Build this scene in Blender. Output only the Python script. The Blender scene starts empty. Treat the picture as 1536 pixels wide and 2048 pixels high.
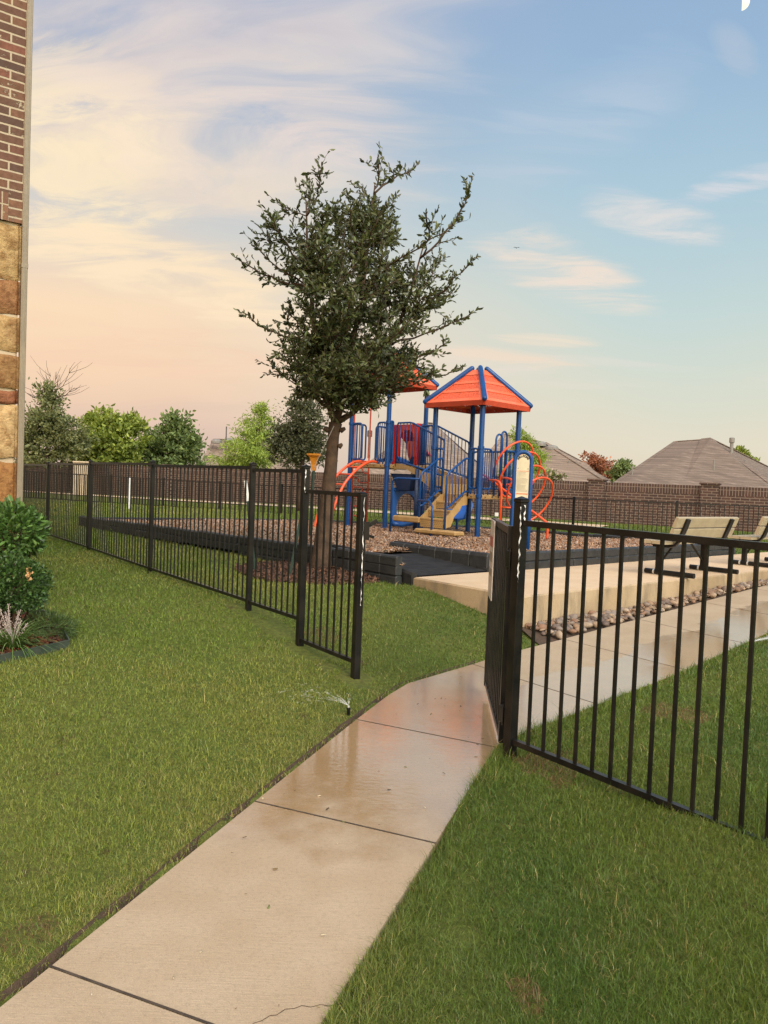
import bpy, math, random
import numpy as np
from mathutils import Vector, Matrix
random.seed(7); RNG = np.random.default_rng(11)
scene = bpy.context.scene
COL = scene.collection
PI = math.pi

# ------------------------------------------------------------------ camera
F_PX, EYE, ROLL = 1539.0, 1.55, 0.040
PITCH = math.atan(61 / F_PX)
_f = Vector((0, math.cos(PITCH), -math.sin(PITCH)))
_r0 = Vector((1, 0, 0)); _u0 = Vector((0, math.sin(PITCH), math.cos(PITCH)))
_u = _u0 * math.cos(ROLL) - _r0 * math.sin(ROLL)
_r = _r0 * math.cos(ROLL) + _u0 * math.sin(ROLL)
CAMLOC = Vector((0, 0, EYE))
def ray(px, py):
    return _f + _r * ((px - 768) / F_PX) - _u * ((py - 1024) / F_PX)
def at(px, py, d):            # the place seen at that spot of the photo, d metres ahead
    v = ray(px, py); return CAMLOC + v * (d / v.y)
def gz(px, py, z=0.0):        # the place seen at that spot of the photo at height z
    v = ray(px, py); return CAMLOC + v * ((z - EYE) / v.z)
cam_d = bpy.data.cameras.new('camera'); cam = bpy.data.objects.new('camera', cam_d); COL.objects.link(cam)
m = Matrix((( _r.x, _u.x, -_f.x), (_r.y, _u.y, -_f.y), (_r.z, _u.z, -_f.z))).to_4x4()
m.translation = CAMLOC; cam.matrix_world = m
cam_d.sensor_fit = 'HORIZONTAL'; cam_d.sensor_width = 36; cam_d.lens = 36 * F_PX / 1536
cam_d.clip_start = 0.05; cam_d.clip_end = 5000
scene.camera = cam

# ------------------------------------------------------------------ helpers
def S(r, g, b):
    return tuple((c / 255 / 12.92 if c / 255 <= .04045 else ((c / 255 + .055) / 1.055) ** 2.4) for c in (r, g, b)) + (1.0,)
ORG = {}
def root_of(o):
    while o.parent: o = o.parent
    return o
def tag(o, label=None, cat=None, group=None, kind=None):
    if label: o['label'] = label
    if cat: o['category'] = cat
    if group: o['group'] = group
    if kind: o['kind'] = kind
    return o
def thing(name, label, cat, loc=(0, 0, 0), group=None, rotz=0.0, local=False):
    o = bpy.data.objects.new(name, None); COL.objects.link(o)
    o.empty_display_size = .1
    o.location = loc; o.rotation_euler = (0, 0, rotz)
    if not local: ORG[o.name] = Vector(loc)
    return tag(o, label, cat, group)

class MB:
    def __init__(s): s.v = []; s.f = []; s.m = []; s.xf = None
    def add(s, verts, faces, mi=0):
        n = len(s.v)
        if s.xf: verts = [s.xf(Vector(v)) for v in verts]
        s.v += [tuple(v) for v in verts]
        for f in faces: s.f.append(tuple(n + i for i in f)); s.m.append(mi)
        return s
    def box(s, c, size, rz=0.0, mi=0, bev=0.0):
        cx, cy, cz = c; sx, sy, sz = [q / 2 for q in size]; b = min(bev, sx * .9, sy * .9, sz * .9)
        ca, sa = math.cos(rz), math.sin(rz)
        if b <= 0:
            pts = [(x, y, z) for z in (-sz, sz) for (x, y) in ((-sx, -sy), (sx, -sy), (sx, sy), (-sx, sy))]
            fs = [(3, 2, 1, 0), (4, 5, 6, 7), (0, 1, 5, 4), (1, 2, 6, 5), (2, 3, 7, 6), (3, 0, 4, 7)]
        else:
            pts = []; rings = []
            for (zz, ins) in ((-sz, b), (-sz + b, 0), (sz - b, 0), (sz, b)):
                k = len(pts); x0, y0 = sx - ins, sy - ins; q = b * .6
                ring = [(-x0 + q, -y0), (x0 - q, -y0), (x0, -y0 + q), (x0, y0 - q), (x0 - q, y0), (-x0 + q, y0), (-x0, y0 - q), (-x0, -y0 + q)]
                pts += [(x, y, zz) for x, y in ring]; rings.append(range(k, k + 8))
            fs = [tuple(reversed(rings[0])), tuple(rings[3])]
            for a in range(3):
                for i in range(8):
                    j = (i + 1) % 8; fs.append((rings[a][i], rings[a][j], rings[a + 1][j], rings[a + 1][i]))
        s.add([(cx + x * ca - y * sa, cy + x * sa + y * ca, cz + z) for x, y, z in pts], fs, mi); return s
    def bar(s, a, b, w, h, mi=0, up=(0, 0, 1)):     # a rectangular bar from a to b
        a, b = Vector(a), Vector(b); d = (b - a).normalized(); up = Vector(up)
        sd = d.cross(up)
        if sd.length < 1e-4: sd = d.cross(Vector((1, 0, 0)))
        sd.normalize(); uu = sd.cross(d).normalized()
        v = []
        for p in (a, b):
            for (i, j) in ((-1, -1), (1, -1), (1, 1), (-1, 1)): v.append(p + sd * (i * w / 2) + uu * (j * h / 2))
        return s.add(v, [(0, 1, 2, 3), (7, 6, 5, 4), (0, 4, 5, 1), (1, 5, 6, 2), (2, 6, 7, 3), (3, 7, 4, 0)], mi)
    def tube(s, pts, r, n=8, mi=0, cap=True, closed=False):
        pts = [Vector(p) for p in pts]; k = len(pts)
        rs = r if isinstance(r, (list, tuple)) else [r] * k
        v = []; f = []; prev = None
        for i, p in enumerate(pts):
            if closed: t = pts[(i + 1) % k] - pts[i - 1]
            else: t = pts[min(i + 1, k - 1)] - pts[max(i - 1, 0)]
            if t.length < 1e-9: t = Vector((0, 0, 1))
            t.normalize()
            if prev is None:
                a = t.cross(Vector((0, 0, 1)))
                if a.length < .05: a = t.cross(Vector((1, 0, 0)))
            else: a = prev - t * prev.dot(t)
            a.normalize(); prev = a; b = t.cross(a)
            for j in range(n):
                q = 2 * PI * j / n; v.append(p + a * (math.cos(q) * rs[i]) + b * (math.sin(q) * rs[i]))
        for i in range(k if closed else k - 1):
            i2 = (i + 1) % k
            for j in range(n):
                j2 = (j + 1) % n; f.append((i * n + j, i * n + j2, i2 * n + j2, i2 * n + j))
        if cap and not closed:
            f.append(tuple(range(n - 1, -1, -1))); f.append(tuple((k - 1) * n + j for j in range(n)))
        return s.add(v, f, mi)
    def lathe(s, c, prof, n=16, mi=0):              # prof: (radius, z) bottom to top about a vertical axis
        v = []; f = []
        for (r, z) in prof:
            for j in range(n):
                q = 2 * PI * j / n; v.append((c[0] + r * math.cos(q), c[1] + r * math.sin(q), c[2] + z))
        for i in range(len(prof) - 1):
            for j in range(n):
                j2 = (j + 1) % n; f.append((i * n + j, i * n + j2, (i + 1) * n + j2, (i + 1) * n + j))
        f.append(tuple(range(n - 1, -1, -1))); f.append(tuple((len(prof) - 1) * n + j for j in range(n)))
        return s.add(v, f, mi)
    def prism(s, poly, z0, z1, mi=0):               # a polygon of (x, y) or (x, y, z-top) pushed down to z0
        n = len(poly); zt = lambda p: p[2] if len(p) > 2 else z1
        a = sum(poly[i][0] * poly[(i + 1) % n][1] - poly[(i + 1) % n][0] * poly[i][1] for i in range(n))
        if a < 0: poly = poly[::-1]
        v = [(p[0], p[1], z0) for p in poly] + [(p[0], p[1], zt(p)) for p in poly]
        f = [tuple(range(n - 1, -1, -1)), tuple(range(n, 2 * n))] + [(i, (i + 1) % n, n + (i + 1) % n, n + i) for i in range(n)]
        return s.add(v, f, mi)
    def build(s, name, mat, parent=None, smooth=False, loc=None, kind=None):
        off = Vector((0, 0, 0))
        if parent is not None: off = ORG.get(root_of(parent).name, off)
        elif loc is not None: off = Vector(loc)
        me = bpy.data.meshes.new(name)
        me.from_pydata([tuple(Vector(v) - off) for v in s.v], [], s.f)
        mats = mat if isinstance(mat, (list, tuple)) else [mat]
        for q in mats: me.materials.append(q)
        if len(mats) > 1: me.polygons.foreach_set('material_index', s.m)
        if smooth: me.polygons.foreach_set('use_smooth', [True] * len(me.polygons))
        me.update()
        o = bpy.data.objects.new(name, me); COL.objects.link(o)
        if parent is not None: o.parent = parent
        elif loc is not None: o.location = off
        if kind: o['kind'] = kind
        if smooth == 'auto':
            try: me.set_sharp_from_angle(angle=math.radians(40))
            except Exception: pass
        return o

def np_mesh(name, verts, quads=None, tris=None, mat=None, tint=None, parent=None, smooth=False, fmat=None):
    off = ORG.get(root_of(parent).name, Vector((0, 0, 0))) if parent is not None else Vector((0, 0, 0))
    verts = np.asarray(verts, dtype=np.float32) - np.array(off, dtype=np.float32)
    me = bpy.data.meshes.new(name); me.vertices.add(len(verts)); me.vertices.foreach_set('co', verts.ravel())
    q = np.zeros((0, 4), int) if quads is None else np.asarray(quads)
    t = np.zeros((0, 3), int) if tris is None else np.asarray(tris)
    loops = np.concatenate([q.ravel(), t.ravel()]).astype(np.int32)
    sizes = np.concatenate([np.full(len(q), 4), np.full(len(t), 3)])
    starts = np.concatenate([[0], np.cumsum(sizes)[:-1]]).astype(np.int32)
    me.loops.add(len(loops)); me.loops.foreach_set('vertex_index', loops)
    me.polygons.add(len(sizes)); me.polygons.foreach_set('loop_start', starts)
    for k in (mat if isinstance(mat, (list, tuple)) else [mat]): me.materials.append(k)
    if fmat is not None: me.polygons.foreach_set('material_index', np.asarray(fmat, dtype=np.int32))
    if smooth: me.polygons.foreach_set('use_smooth', np.ones(len(sizes), dtype=bool))
    if tint is not None:
        a = me.attributes.new('tint', 'FLOAT_COLOR', 'POINT')
        c = np.ones((len(verts), 4), dtype=np.float32); c[:, :3] = tint
        a.data.foreach_set('color', c.ravel())
    me.update(calc_edges=True); me.validate()
    o = bpy.data.objects.new(name, me); COL.objects.link(o)
    if parent is not None: o.parent = parent
    return o

def inpoly(x, y, poly):
    r = np.zeros(x.shape, bool); n = len(poly)
    for i in range(n):
        x0, y0 = poly[i][:2]; x1, y1 = poly[(i + 1) % n][:2]
        if y0 == y1: continue
        c = ((y0 > y) != (y1 > y)) & (x < (x1 - x0) * (y - y0) / (y1 - y0) + x0)
        r ^= c
    return r
_lat = RNG.random((64, 64))
def vnoise(x, y):
    xi = np.floor(x).astype(int); yi = np.floor(y).astype(int); fx = x - xi; fy = y - yi
    fx = fx * fx * (3 - 2 * fx); fy = fy * fy * (3 - 2 * fy)
    g = lambda a, b: _lat[a % 64, b % 64]
    return (g(xi, yi) * (1 - fx) + g(xi + 1, yi) * fx) * (1 - fy) + (g(xi, yi + 1) * (1 - fx) + g(xi + 1, yi + 1) * fx) * fy
def fbm(x, y, o=4):
    s = 0; a = .5
    for i in range(o): s = s + a * vnoise(x * 2 ** i + 17 * i, y * 2 ** i + 5 * i); a *= .5
    return s

# ------------------------------------------------------------------ materials
class NT:
    def __init__(s, nt): s.nt = nt; s.n = nt.nodes; s.l = nt.links
    def new(s, t, **k):
        n = s.n.new(t)
        for a, b in k.items(): setattr(n, a, b)
        return n
    def put(s, sock, v):
        if isinstance(v, bpy.types.NodeSocket): s.l.new(v, sock)
        else: sock.default_value = v
    def math(s, op, a, b=0.0, c=0.0, clamp=False):
        n = s.new('ShaderNodeMath', operation=op, use_clamp=clamp)
        for i, v in enumerate((a, b, c)): s.put(n.inputs[i], v)
        return n.outputs[0]
    def vmath(s, op, a, b=(0, 0, 0)):
        n = s.new('ShaderNodeVectorMath', operation=op); s.put(n.inputs[0], a); s.put(n.inputs[1], b); return n.outputs[0]
    def mix(s, f, a, b, mode='MIX'):
        n = s.new('ShaderNodeMix', data_type='RGBA', blend_type=mode); s.put(n.inputs[0], f); s.put(n.inputs[6], a); s.put(n.inputs[7], b); return n.outputs[2]
    def noise(s, vec, scale, detail=4, rough=.55, dist=0.0):
        n = s.new('ShaderNodeTexNoise'); s.put(n.inputs['Vector'], vec); n.inputs['Scale'].default_value = scale
        n.inputs['Detail'].default_value = detail; n.inputs['Roughness'].default_value = rough; n.inputs['Distortion'].default_value = dist
        return n.outputs['Fac']
    def ramp(s, f, stops, interp='LINEAR'):
        n = s.new('ShaderNodeValToRGB'); s.put(n.inputs[0], f); e = n.color_ramp.elements; n.color_ramp.interpolation = interp
        while len(e) < len(stops): e.new(.5)
        for i, (p, c) in enumerate(stops):
            e[i].position = p; e[i].color = c if isinstance(c, tuple) else (c, c, c, 1)
        return n.outputs[0]
    def rng(s, v, a, b, c=0.0, d=1.0, smooth=True):
        n = s.new('ShaderNodeMapRange'); n.interpolation_type = 'SMOOTHSTEP' if smooth else 'LINEAR'
        s.put(n.inputs[0], v)
        for i, q in enumerate((a, b, c, d)): n.inputs[i + 1].default_value = q
        return n.outputs[0]
    def bump(s, h, strength=.3, dist=.01):
        n = s.new('ShaderNodeBump'); n.inputs['Strength'].default_value = strength; n.inputs['Distance'].default_value = dist; s.put(n.inputs['Height'], h); return n.outputs[0]
def newmat(name):
    m = bpy.data.materials.new(name); m.use_nodes = True
    k = NT(m.node_tree); p = m.node_tree.nodes['Principled BSDF']
    geo = k.new('ShaderNodeNewGeometry'); tc = k.new('ShaderNodeTexCoord')
    return m, k, p, geo.outputs['Position'], tc.outputs['Object']
def paint(name, c, rough=.4, c2=None, scale=6, bump=0.0, bscale=60, metal=0.0, spec=.5, fine=0.0):
    m, k, p, pos, obj = newmat(name)
    c2 = c2 or tuple(x * .82 for x in c[:3]) + (1,)
    f = k.rng(k.noise(pos, scale, 6), .3, .7)
    col = k.mix(f, c, c2)
    if fine > 0:
        g = k.rng(k.noise(pos, scale * 14, 3), .35, .65)
        col = k.mix(k.math('MULTIPLY', g, fine), col, tuple(x * .55 for x in c[:3]) + (1,))
    k.put(p.inputs['Base Color'], col)
    k.put(p.inputs['Roughness'], k.math('ADD', rough - .06, k.math('MULTIPLY', k.noise(pos, scale * 3, 5), .14)))
    p.inputs['Metallic'].default_value = metal; p.inputs['Specular IOR Level'].default_value = spec
    if bump > 0: k.put(p.inputs['Normal'], k.bump(k.noise(pos, bscale, 5), bump, .01))
    return m
def tinted(name, rough=.5, trans=.0, spec=.4, two=None):
    m, k, p, pos, obj = newmat(name)
    a = k.new('ShaderNodeAttribute', attribute_name='tint'); col = a.outputs['Color']
    k.put(p.inputs['Base Color'], col); p.inputs['Roughness'].default_value = rough; p.inputs['Specular IOR Level'].default_value = spec
    if trans > 0:
        t = k.new('ShaderNodeBsdfTranslucent'); k.put(t.inputs['Color'], k.mix(1.0, col, (1.25, 1.2, .7, 1), 'MULTIPLY'))
        mx = k.new('ShaderNodeMixShader'); mx.inputs[0].default_value = trans
        k.l.new(p.outputs[0], mx.inputs[1]); k.l.new(t.outputs[0], mx.inputs[2])
        k.l.new(mx.outputs[0], k.n['Material Output'].inputs[0])
    return m
def bricks(name, cols, mortar, bw, bh, msize, offset=.5, axes='XZ', bump=.5, smear=0.0, wear=.4):
    m, k, p, pos, obj = newmat(name)
    sp = k.new('ShaderNodeSeparateXYZ'); k.l.new(obj, sp.inputs[0])
    cb = k.new('ShaderNodeCombineXYZ'); k.l.new(sp.outputs['XYZ'.index(axes[0])], cb.inputs[0]); k.l.new(sp.outputs['XYZ'.index(axes[1])], cb.inputs[1])
    wob = k.new('ShaderNodeTexNoise'); k.l.new(pos, wob.inputs['Vector']); wob.inputs['Scale'].default_value = 9
    vec = k.vmath('ADD', cb.outputs[0], k.vmath('MULTIPLY', k.vmath('SUBTRACT', wob.outputs['Color'], (.5, .5, .5)), (.008, .008, 0)))
    b = k.new('ShaderNodeTexBrick'); b.offset = offset; k.l.new(vec, b.inputs['Vector'])
    b.inputs['Scale'].default_value = 1; b.inputs['Mortar Size'].default_value = msize; b.inputs['Mortar Smooth'].default_value = .15
    b.inputs['Brick Width'].default_value = bw; b.inputs['Row Height'].default_value = bh; b.inputs['Bias'].default_value = 0
    b.inputs['Color1'].default_value = (0, 0, 0, 1); b.inputs['Color2'].default_value = (1, 1, 1, 1); b.inputs['Mortar'].default_value = (0, 0, 0, 1)
    bc = k.ramp(b.outputs['Color'], [(i / max(1, len(cols) - 1), c) for i, c in enumerate(cols)])
    n = k.noise(pos, 22, 6, .65)
    bc = k.mix(k.math('MULTIPLY', k.rng(n, .35, .75), wear), bc, tuple(x * .45 for x in cols[0][:3]) + (1,))
    fac = b.outputs['Fac']
    if smear > 0:
        fac = k.math('MAXIMUM', fac, k.math('MULTIPLY', k.rng(k.noise(pos, 11, 6, .7), .60, .66), smear))
    mc = k.mix(k.noise(pos, 30, 4), mortar, tuple(x * .75 for x in mortar[:3]) + (1,))
    k.put(p.inputs['Base Color'], k.mix(fac, bc, mc)); p.inputs['Roughness'].default_value = .9; p.inputs['Specular IOR Level'].default_value = .2
    h = k.math('ADD', k.math('SUBTRACT', 1.0, fac), k.math('MULTIPLY', n, .6))
    k.put(p.inputs['Normal'], k.bump(h, bump, .008))
    return m

M = {}
M['black'] = paint('black_powder_coat', (.0050, .0050, .0055, 1), .32, (.014, .012, .010, 1), 7, .16, 60, spec=.28)
M['rust'] = paint('worn_dark_coat', (.02, .016, .013, 1), .5, (.045, .03, .02, 1), 14, .2, 60)
M['white_paint'] = paint('flaked_white', (.75, .75, .73, 1), .6)
M['blue'] = paint('blue_coat', (.006, .060, .215, 1), .28, (.005, .045, .165, 1), 3, .05, 80, spec=.35, fine=.12)
M['blue_plastic'] = paint('blue_plastic', (.022, .125, .44, 1), .32, (.018, .10, .36, 1), 4, .1, 30)
M['navy_plastic'] = paint('navy_plastic', (.012, .035, .10, 1), .4)
M['orange_tube'] = paint('orange_coat', (.78, .095, .018, 1), .32, (.66, .075, .02, 1), 4)
M['orange_roof'] = paint('orange_roof', (.82, .120, .032, 1), .40, (.74, .17, .075, 1), 2.2, .08, 50, fine=.12)
M['fascia'] = paint('orange_fascia', (.55, .07, .03, 1), .45)
M['red_plastic'] = paint('red_plastic', (.55, .028, .018, 1), .33, (.46, .022, .016, 1), 5)
M['salmon'] = paint('lit_red_plastic', (.78, .16, .09, 1), .4)  # paler red: light on the slide bed is put into the colour
M['tan_plastic'] = paint('tan_plastic', (.43, .27, .10, 1), .5, (.36, .22, .085, 1), 5, .1, 70)
M['bolt'] = paint('steel_bolt', (.5, .5, .5, 1), .35, metal=.8)
M['galv'] = paint('galvanised_clamp', (.62, .62, .6, 1), .4, metal=.5)
M['yellow_orange'] = paint('yellow_orange_plastic', (.72, .27, .02, 1), .45)
M['bench_tan'] = paint('bench_plank', (.40, .33, .21, 1), .55, (.33, .27, .175, 1), 9, .25, 25, fine=.25)
M['sign_cream'] = paint('sign_cream', (.62, .55, .38, 1), .4)
M['sign_ink'] = paint('sign_ink', (.02, .02, .02, 1), .5)
M['sign_grey'] = paint('sign_small_print', (.22, .19, .15, 1), .5)
M['sign_orange'] = paint('sign_orange', (.62, .14, .05, 1), .5)
M['notice'] = paint('notice_board', (.50, .45, .40, 1), .45, (.36, .30, .26, 1), 12)
M['notice_red'] = paint('notice_red', (.35, .10, .08, 1), .5)
M['timber'] = paint('black_border_timber', (.020, .022, .023, 1), .5, (.036, .037, .037, 1), 5, .5, 40, spec=.35, fine=.3)
M['ramp'] = paint('black_ramp', (.014, .014, .014, 1), .7, (.026, .025, .024, 1), 6, .3, 50, spec=.2)
M['bark'] = paint('oak_bark', (.105, .066, .042, 1), .9, (.05, .035, .026, 1), 9, 1.0, 38, spec=.2, fine=.5)
M['twig'] = paint('twig', (.06, .045, .032, 1), .9, (.09, .07, .05, 1), 9, spec=.2)
M['stake'] = paint('green_stake', (.018, .045, .032, 1), .5)
M['wire'] = paint('guy_wire', (.25, .23, .2, 1), .5)
M['downspout'] = paint('downspout_tan', (.27, .22, .15, 1), .5, (.22, .18, .125, 1), 3, fine=.2)
M['edging'] = paint('green_edging', (.035, .055, .04, 1), .5, (.05, .06, .045, 1), 10)
M['vent'] = paint('roof_vent', (.20, .19, .17, 1), .6)
M['vent_dark'] = paint('dark_vent', (.07, .065, .06, 1), .6)
M['dirt'] = paint('dirt', (.075, .045, .025, 1), .95, (.045, .028, .017, 1), 14, 1.0, 60)
M['leaf'] = tinted('leaf', .42, .22, .45)
M['farleaf'] = tinted('far_leaf', .6, .35, .3)
M['grass'] = tinted('grass_blade', .45, .30, .35)
M['chip'] = tinted('wood_chip', .85, 0, .2)
M['petal'] = tinted('petal', .7, .3, .2)
M['column'] = paint('cast_stone', (.50, .40, .27, 1), .85, (.42, .33, .22, 1), 5, .3, 40)
perf_m, k, p, pos, obj = newmat('tan_perforated_plastic'); sp = k.new('ShaderNodeSeparateXYZ'); k.l.new(pos, sp.inputs[0])
cb = k.new('ShaderNodeCombineXYZ'); k.l.new(k.math('MULTIPLY', k.math('SUBTRACT', sp.outputs[0], sp.outputs[1]), .7071), cb.inputs[0]); k.l.new(sp.outputs[2], cb.inputs[1])
bt = k.new('ShaderNodeTexBrick'); k.l.new(cb.outputs[0], bt.inputs['Vector']); bt.inputs['Scale'].default_value = 1; bt.inputs['Brick Width'].default_value = .052; bt.inputs['Row Height'].default_value = .034; bt.inputs['Mortar Size'].default_value = .0115; bt.inputs['Mortar Smooth'].default_value = .1
k.put(p.inputs['Base Color'], k.mix(bt.outputs['Fac'], (.17, .10, .04, 1), k.mix(k.rng(k.noise(pos, 5, 5), .3, .7), (.43, .27, .10, 1), (.36, .225, .085, 1)))); p.inputs['Roughness'].default_value = .5
k.put(p.inputs['Normal'], k.bump(bt.outputs['Fac'], .4, .01)); M['tan_perf'] = perf_m
M['drop'] = paint('water_drop', (.85, .88, .9, 1), .2)
# ------------------------------------------------------------------ sky and sun
world = bpy.data.worlds.new("World"); scene.world = world; world.use_nodes = True
k = NT(world.node_tree); bg = k.n['Background']
tc = k.new('ShaderNodeTexCoord'); D = tc.outputs['Generated']
sp = k.new('ShaderNodeSeparateXYZ'); k.l.new(D, sp.inputs[0]); X, Y, Z = sp.outputs
flat = k.math('SQRT', k.math('ADD', k.math('MULTIPLY', X, X), k.math('MULTIPLY', Y, Y)))
az = k.math('DIVIDE', X, k.math('MAXIMUM', flat, .001))
soft = k.noise(D, 2.2, 3); softe = k.math('ADD', Z, k.math('MULTIPLY', k.math('SUBTRACT', soft, .5), .10))
e = k.math('DIVIDE', k.math('MAXIMUM', softe, 0.0), .7, clamp=True)
L = [(0, (212, 184, 172)), (.04, (224, 194, 178)), (.12, (247, 213, 180)), (.20, (252, 222, 188)), (.30, (216, 211, 205)), (.40, (178, 188, 206)), (.50, (162, 178, 206)), (.7, (124, 150, 190))]
R = [(0, (227, 213, 192)), (.05, (229, 221, 200)), (.12, (217, 221, 206)), (.22, (198, 217, 216)), (.35, (173, 203, 220)), (.48, (153, 184, 215)), (.58, (148, 174, 210)), (.7, (130, 158, 198))]
cl = k.ramp(e, [(p / .7, S(*c)) for p, c in L]); cr = k.ramp(e, [(p / .7, S(*c)) for p, c in R])
lr = k.rng(k.math('ADD', az, k.math('MULTIPLY', k.math('SUBTRACT', soft, .5), .25)), -.42, .34)
base = k.mix(lr, cl, cr)
# high thin cloud, on a flat sheet above the place
h = k.math('ADD', k.math('MAXIMUM', Z, 0.0), .16)
cv = k.new('ShaderNodeCombineXYZ'); k.l.new(k.math('DIVIDE', X, h), cv.inputs[0]); k.l.new(k.math('DIVIDE', Y, h), cv.inputs[1])
mp = k.new('ShaderNodeMapping'); mp.inputs['Rotation'].default_value = (0, 0, math.radians(24)); mp.inputs['Scale'].default_value = (.62, 1.7, 1); k.l.new(cv.outputs[0], mp.inputs[0])
warp = k.new('ShaderNodeTexNoise'); k.l.new(mp.outputs[0], warp.inputs['Vector']); warp.inputs['Scale'].default_value = .9; warp.inputs['Detail'].default_value = 3
wv = k.vmath('ADD', mp.outputs[0], k.vmath('MULTIPLY', k.vmath('SUBTRACT', warp.outputs['Color'], (.5, .5, .5)), (1.3, 1.3, 0)))
n1 = k.noise(wv, 1.25, 9, .56, .25); n2 = k.noise(wv, .5, 3, .5)
cov = k.math('ADD', k.math('MULTIPLY', n1, .7), k.math('MULTIPLY', n2, .45))
thr = k.math('ADD', .50, k.math('MULTIPLY', lr, .10))
mask = k.rng(k.math('SUBTRACT', cov, thr), .015, .14)
mask = k.math('MULTIPLY', mask, k.math('SUBTRACT', .74, k.math('MULTIPLY', lr, .26)))
mask = k.math('MULTIPLY', mask, k.rng(Z, .03, .16))
ccol = k.mix(lr, k.ramp(e, [(.0, S(246, 206, 178)), (.4, S(255, 230, 190)), (.62, S(252, 230, 208)), (.85, S(226, 216, 216))]), S(236, 226, 218))
skyc = k.mix(mask, base, ccol)
streak = k.noise(wv, 3.0, 10, .66, .5)
ragged = k.noise(wv, 4.5, 6, .6, .3)
def patch(px, py, rx, ry, slope, amt, colr, lo=.36, hi=.66):
    global skyc
    c = ray(px, py).normalized(); a_ = ray(px + 1, py + slope).normalized() - c; a_.normalize(); b_ = c.cross(a_)
    def dot(v): n = k.new('ShaderNodeVectorMath', operation='DOT_PRODUCT'); k.l.new(D, n.inputs[0]); n.inputs[1].default_value = v; return n.outputs['Value']
    u = k.math('MULTIPLY', dot(a_), F_PX / rx); v = k.math('MULTIPLY', dot(b_), F_PX / ry)
    r2 = k.math('ADD', k.math('ADD', k.math('MULTIPLY', u, u), k.math('MULTIPLY', v, v)), k.math('MULTIPLY', k.math('SUBTRACT', ragged, .5), 2.4)); front = k.rng(dot(c), .2, .4)
    m_ = k.math('MULTIPLY', k.math('MULTIPLY', k.rng(r2, 1.0, .0), front), k.math('MULTIPLY', k.rng(streak, lo, hi), amt))
    skyc = k.mix(m_, skyc, S(*colr))
patch(130, 290, 230, 210, .6, 1.0, (255, 236, 200), .36, .56); patch(130, 115, 150, 60, .4, .7, (252, 232, 214), .40, .60)
patch(430, 260, 420, 110, .12, .60, (248, 228, 214)); patch(640, 245, 260, 70, .25, .5, (236, 220, 212)); patch(330, 545, 330, 75, .28, .95, (255, 232, 198), .34, .56)
patch(250, 700, 420, 60, .1, .5, (246, 206, 180)); patch(420, 400, 380, 60, .15, .45, (240, 222, 206)); patch(330, 60, 420, 110, -.1, .35, (190, 186, 200))
patch(1120, 540, 190, 62, .38, .95, (240, 226, 212), .36, .58); patch(1310, 440, 150, 45, .3, .8, (232, 226, 222), .36, .6); patch(1470, 365, 130, 26, -.3, .8, (224, 222, 226), .34, .6)
patch(1085, 682, 120, 16, .05, .9, (242, 226, 206), .3, .55); patch(1010, 715, 170, 18, .12, .8, (242, 222, 200), .3, .55); patch(1150, 245, 240, 90, -.45, .5, (196, 208, 224), .36, .62)
patch(1470, 95, 60, 30, 1.2, .5, (190, 202, 216), .3, .6)
# the low sun behind the photographer: sky there brighter, raised further as unseen fill
SUN_EL, SUN_AZ = math.radians(40), math.radians(150)       # azimuth clockwise from +Y
sd = Vector((math.sin(SUN_AZ) * math.cos(SUN_EL), math.cos(SUN_AZ) * math.cos(SUN_EL), math.sin(SUN_EL)))
st = k.new('ShaderNodeTexSky', sky_type='NISHITA'); st.sun_disc = False; st.sun_elevation = SUN_EL; st.sun_rotation = SUN_AZ
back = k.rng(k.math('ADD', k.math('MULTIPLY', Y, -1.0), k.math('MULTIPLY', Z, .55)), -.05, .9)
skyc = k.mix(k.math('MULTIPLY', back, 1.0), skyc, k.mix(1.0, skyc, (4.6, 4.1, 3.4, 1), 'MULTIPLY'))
nis = k.mix(1.0, st.outputs[0], (.05, .05, .05, 1), 'MULTIPLY')
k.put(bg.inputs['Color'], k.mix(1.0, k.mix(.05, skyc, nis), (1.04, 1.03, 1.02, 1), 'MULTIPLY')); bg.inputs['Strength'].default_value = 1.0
sun_d = bpy.data.lights.new('sun', 'SUN'); sun_d.energy = 3.2; sun_d.angle = math.radians(35); sun_d.color = (1, .84, .66)
sun = bpy.data.objects.new('sun', sun_d); COL.objects.link(sun)
sun.rotation_euler = (-sd).to_track_quat('-Z', 'Y').to_euler(); sun.location = (0, -5, 20)
scene.view_settings.view_transform = 'Standard'; scene.view_settings.look = 'None'; scene.view_settings.exposure = 0.0; scene.view_settings.gamma = 1
scene.cycles.max_bounces = 6; scene.cycles.transparent_max_bounces = 12; scene.cycles.diffuse_bounces = 3
scene.cycles.use_denoising = True

# moon: the sunlit half of a ball, far away
mc = at(1484, 5, 1500); mr = 14 / F_PX * 1500
mb = MB(); vw = (mc - CAMLOC).normalized(); rt = vw.cross(Vector((0, 0, 1))).normalized(); upm = rt.cross(vw)
v = []; f = []
for i in range(17):
    a = PI * i / 16
    for j in range(17):
        b = PI * j / 16 - PI / 2
        v.append(mc + (upm * math.cos(a) + (rt * math.cos(b) - vw * math.sin(b)) * math.sin(a)) * mr)
for i in range(16):
    for j in range(16): f.append((i * 17 + j, i * 17 + j + 1, (i + 1) * 17 + j + 1, (i + 1) * 17 + j))
mb.add(v, f)
mm, mk, mp_, pos, obj = newmat('moonlight'); mp_.inputs['Emission Color'].default_value = (1, .97, .82, 1); mp_.inputs['Emission Strength'].default_value = 1.0; mp_.inputs['Base Color'].default_value = (.1, .1, .1, 1)
tag(mb.build('moon', mm, smooth=True, loc=mc), 'pale half moon high in the blue sky', 'moon')

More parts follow.
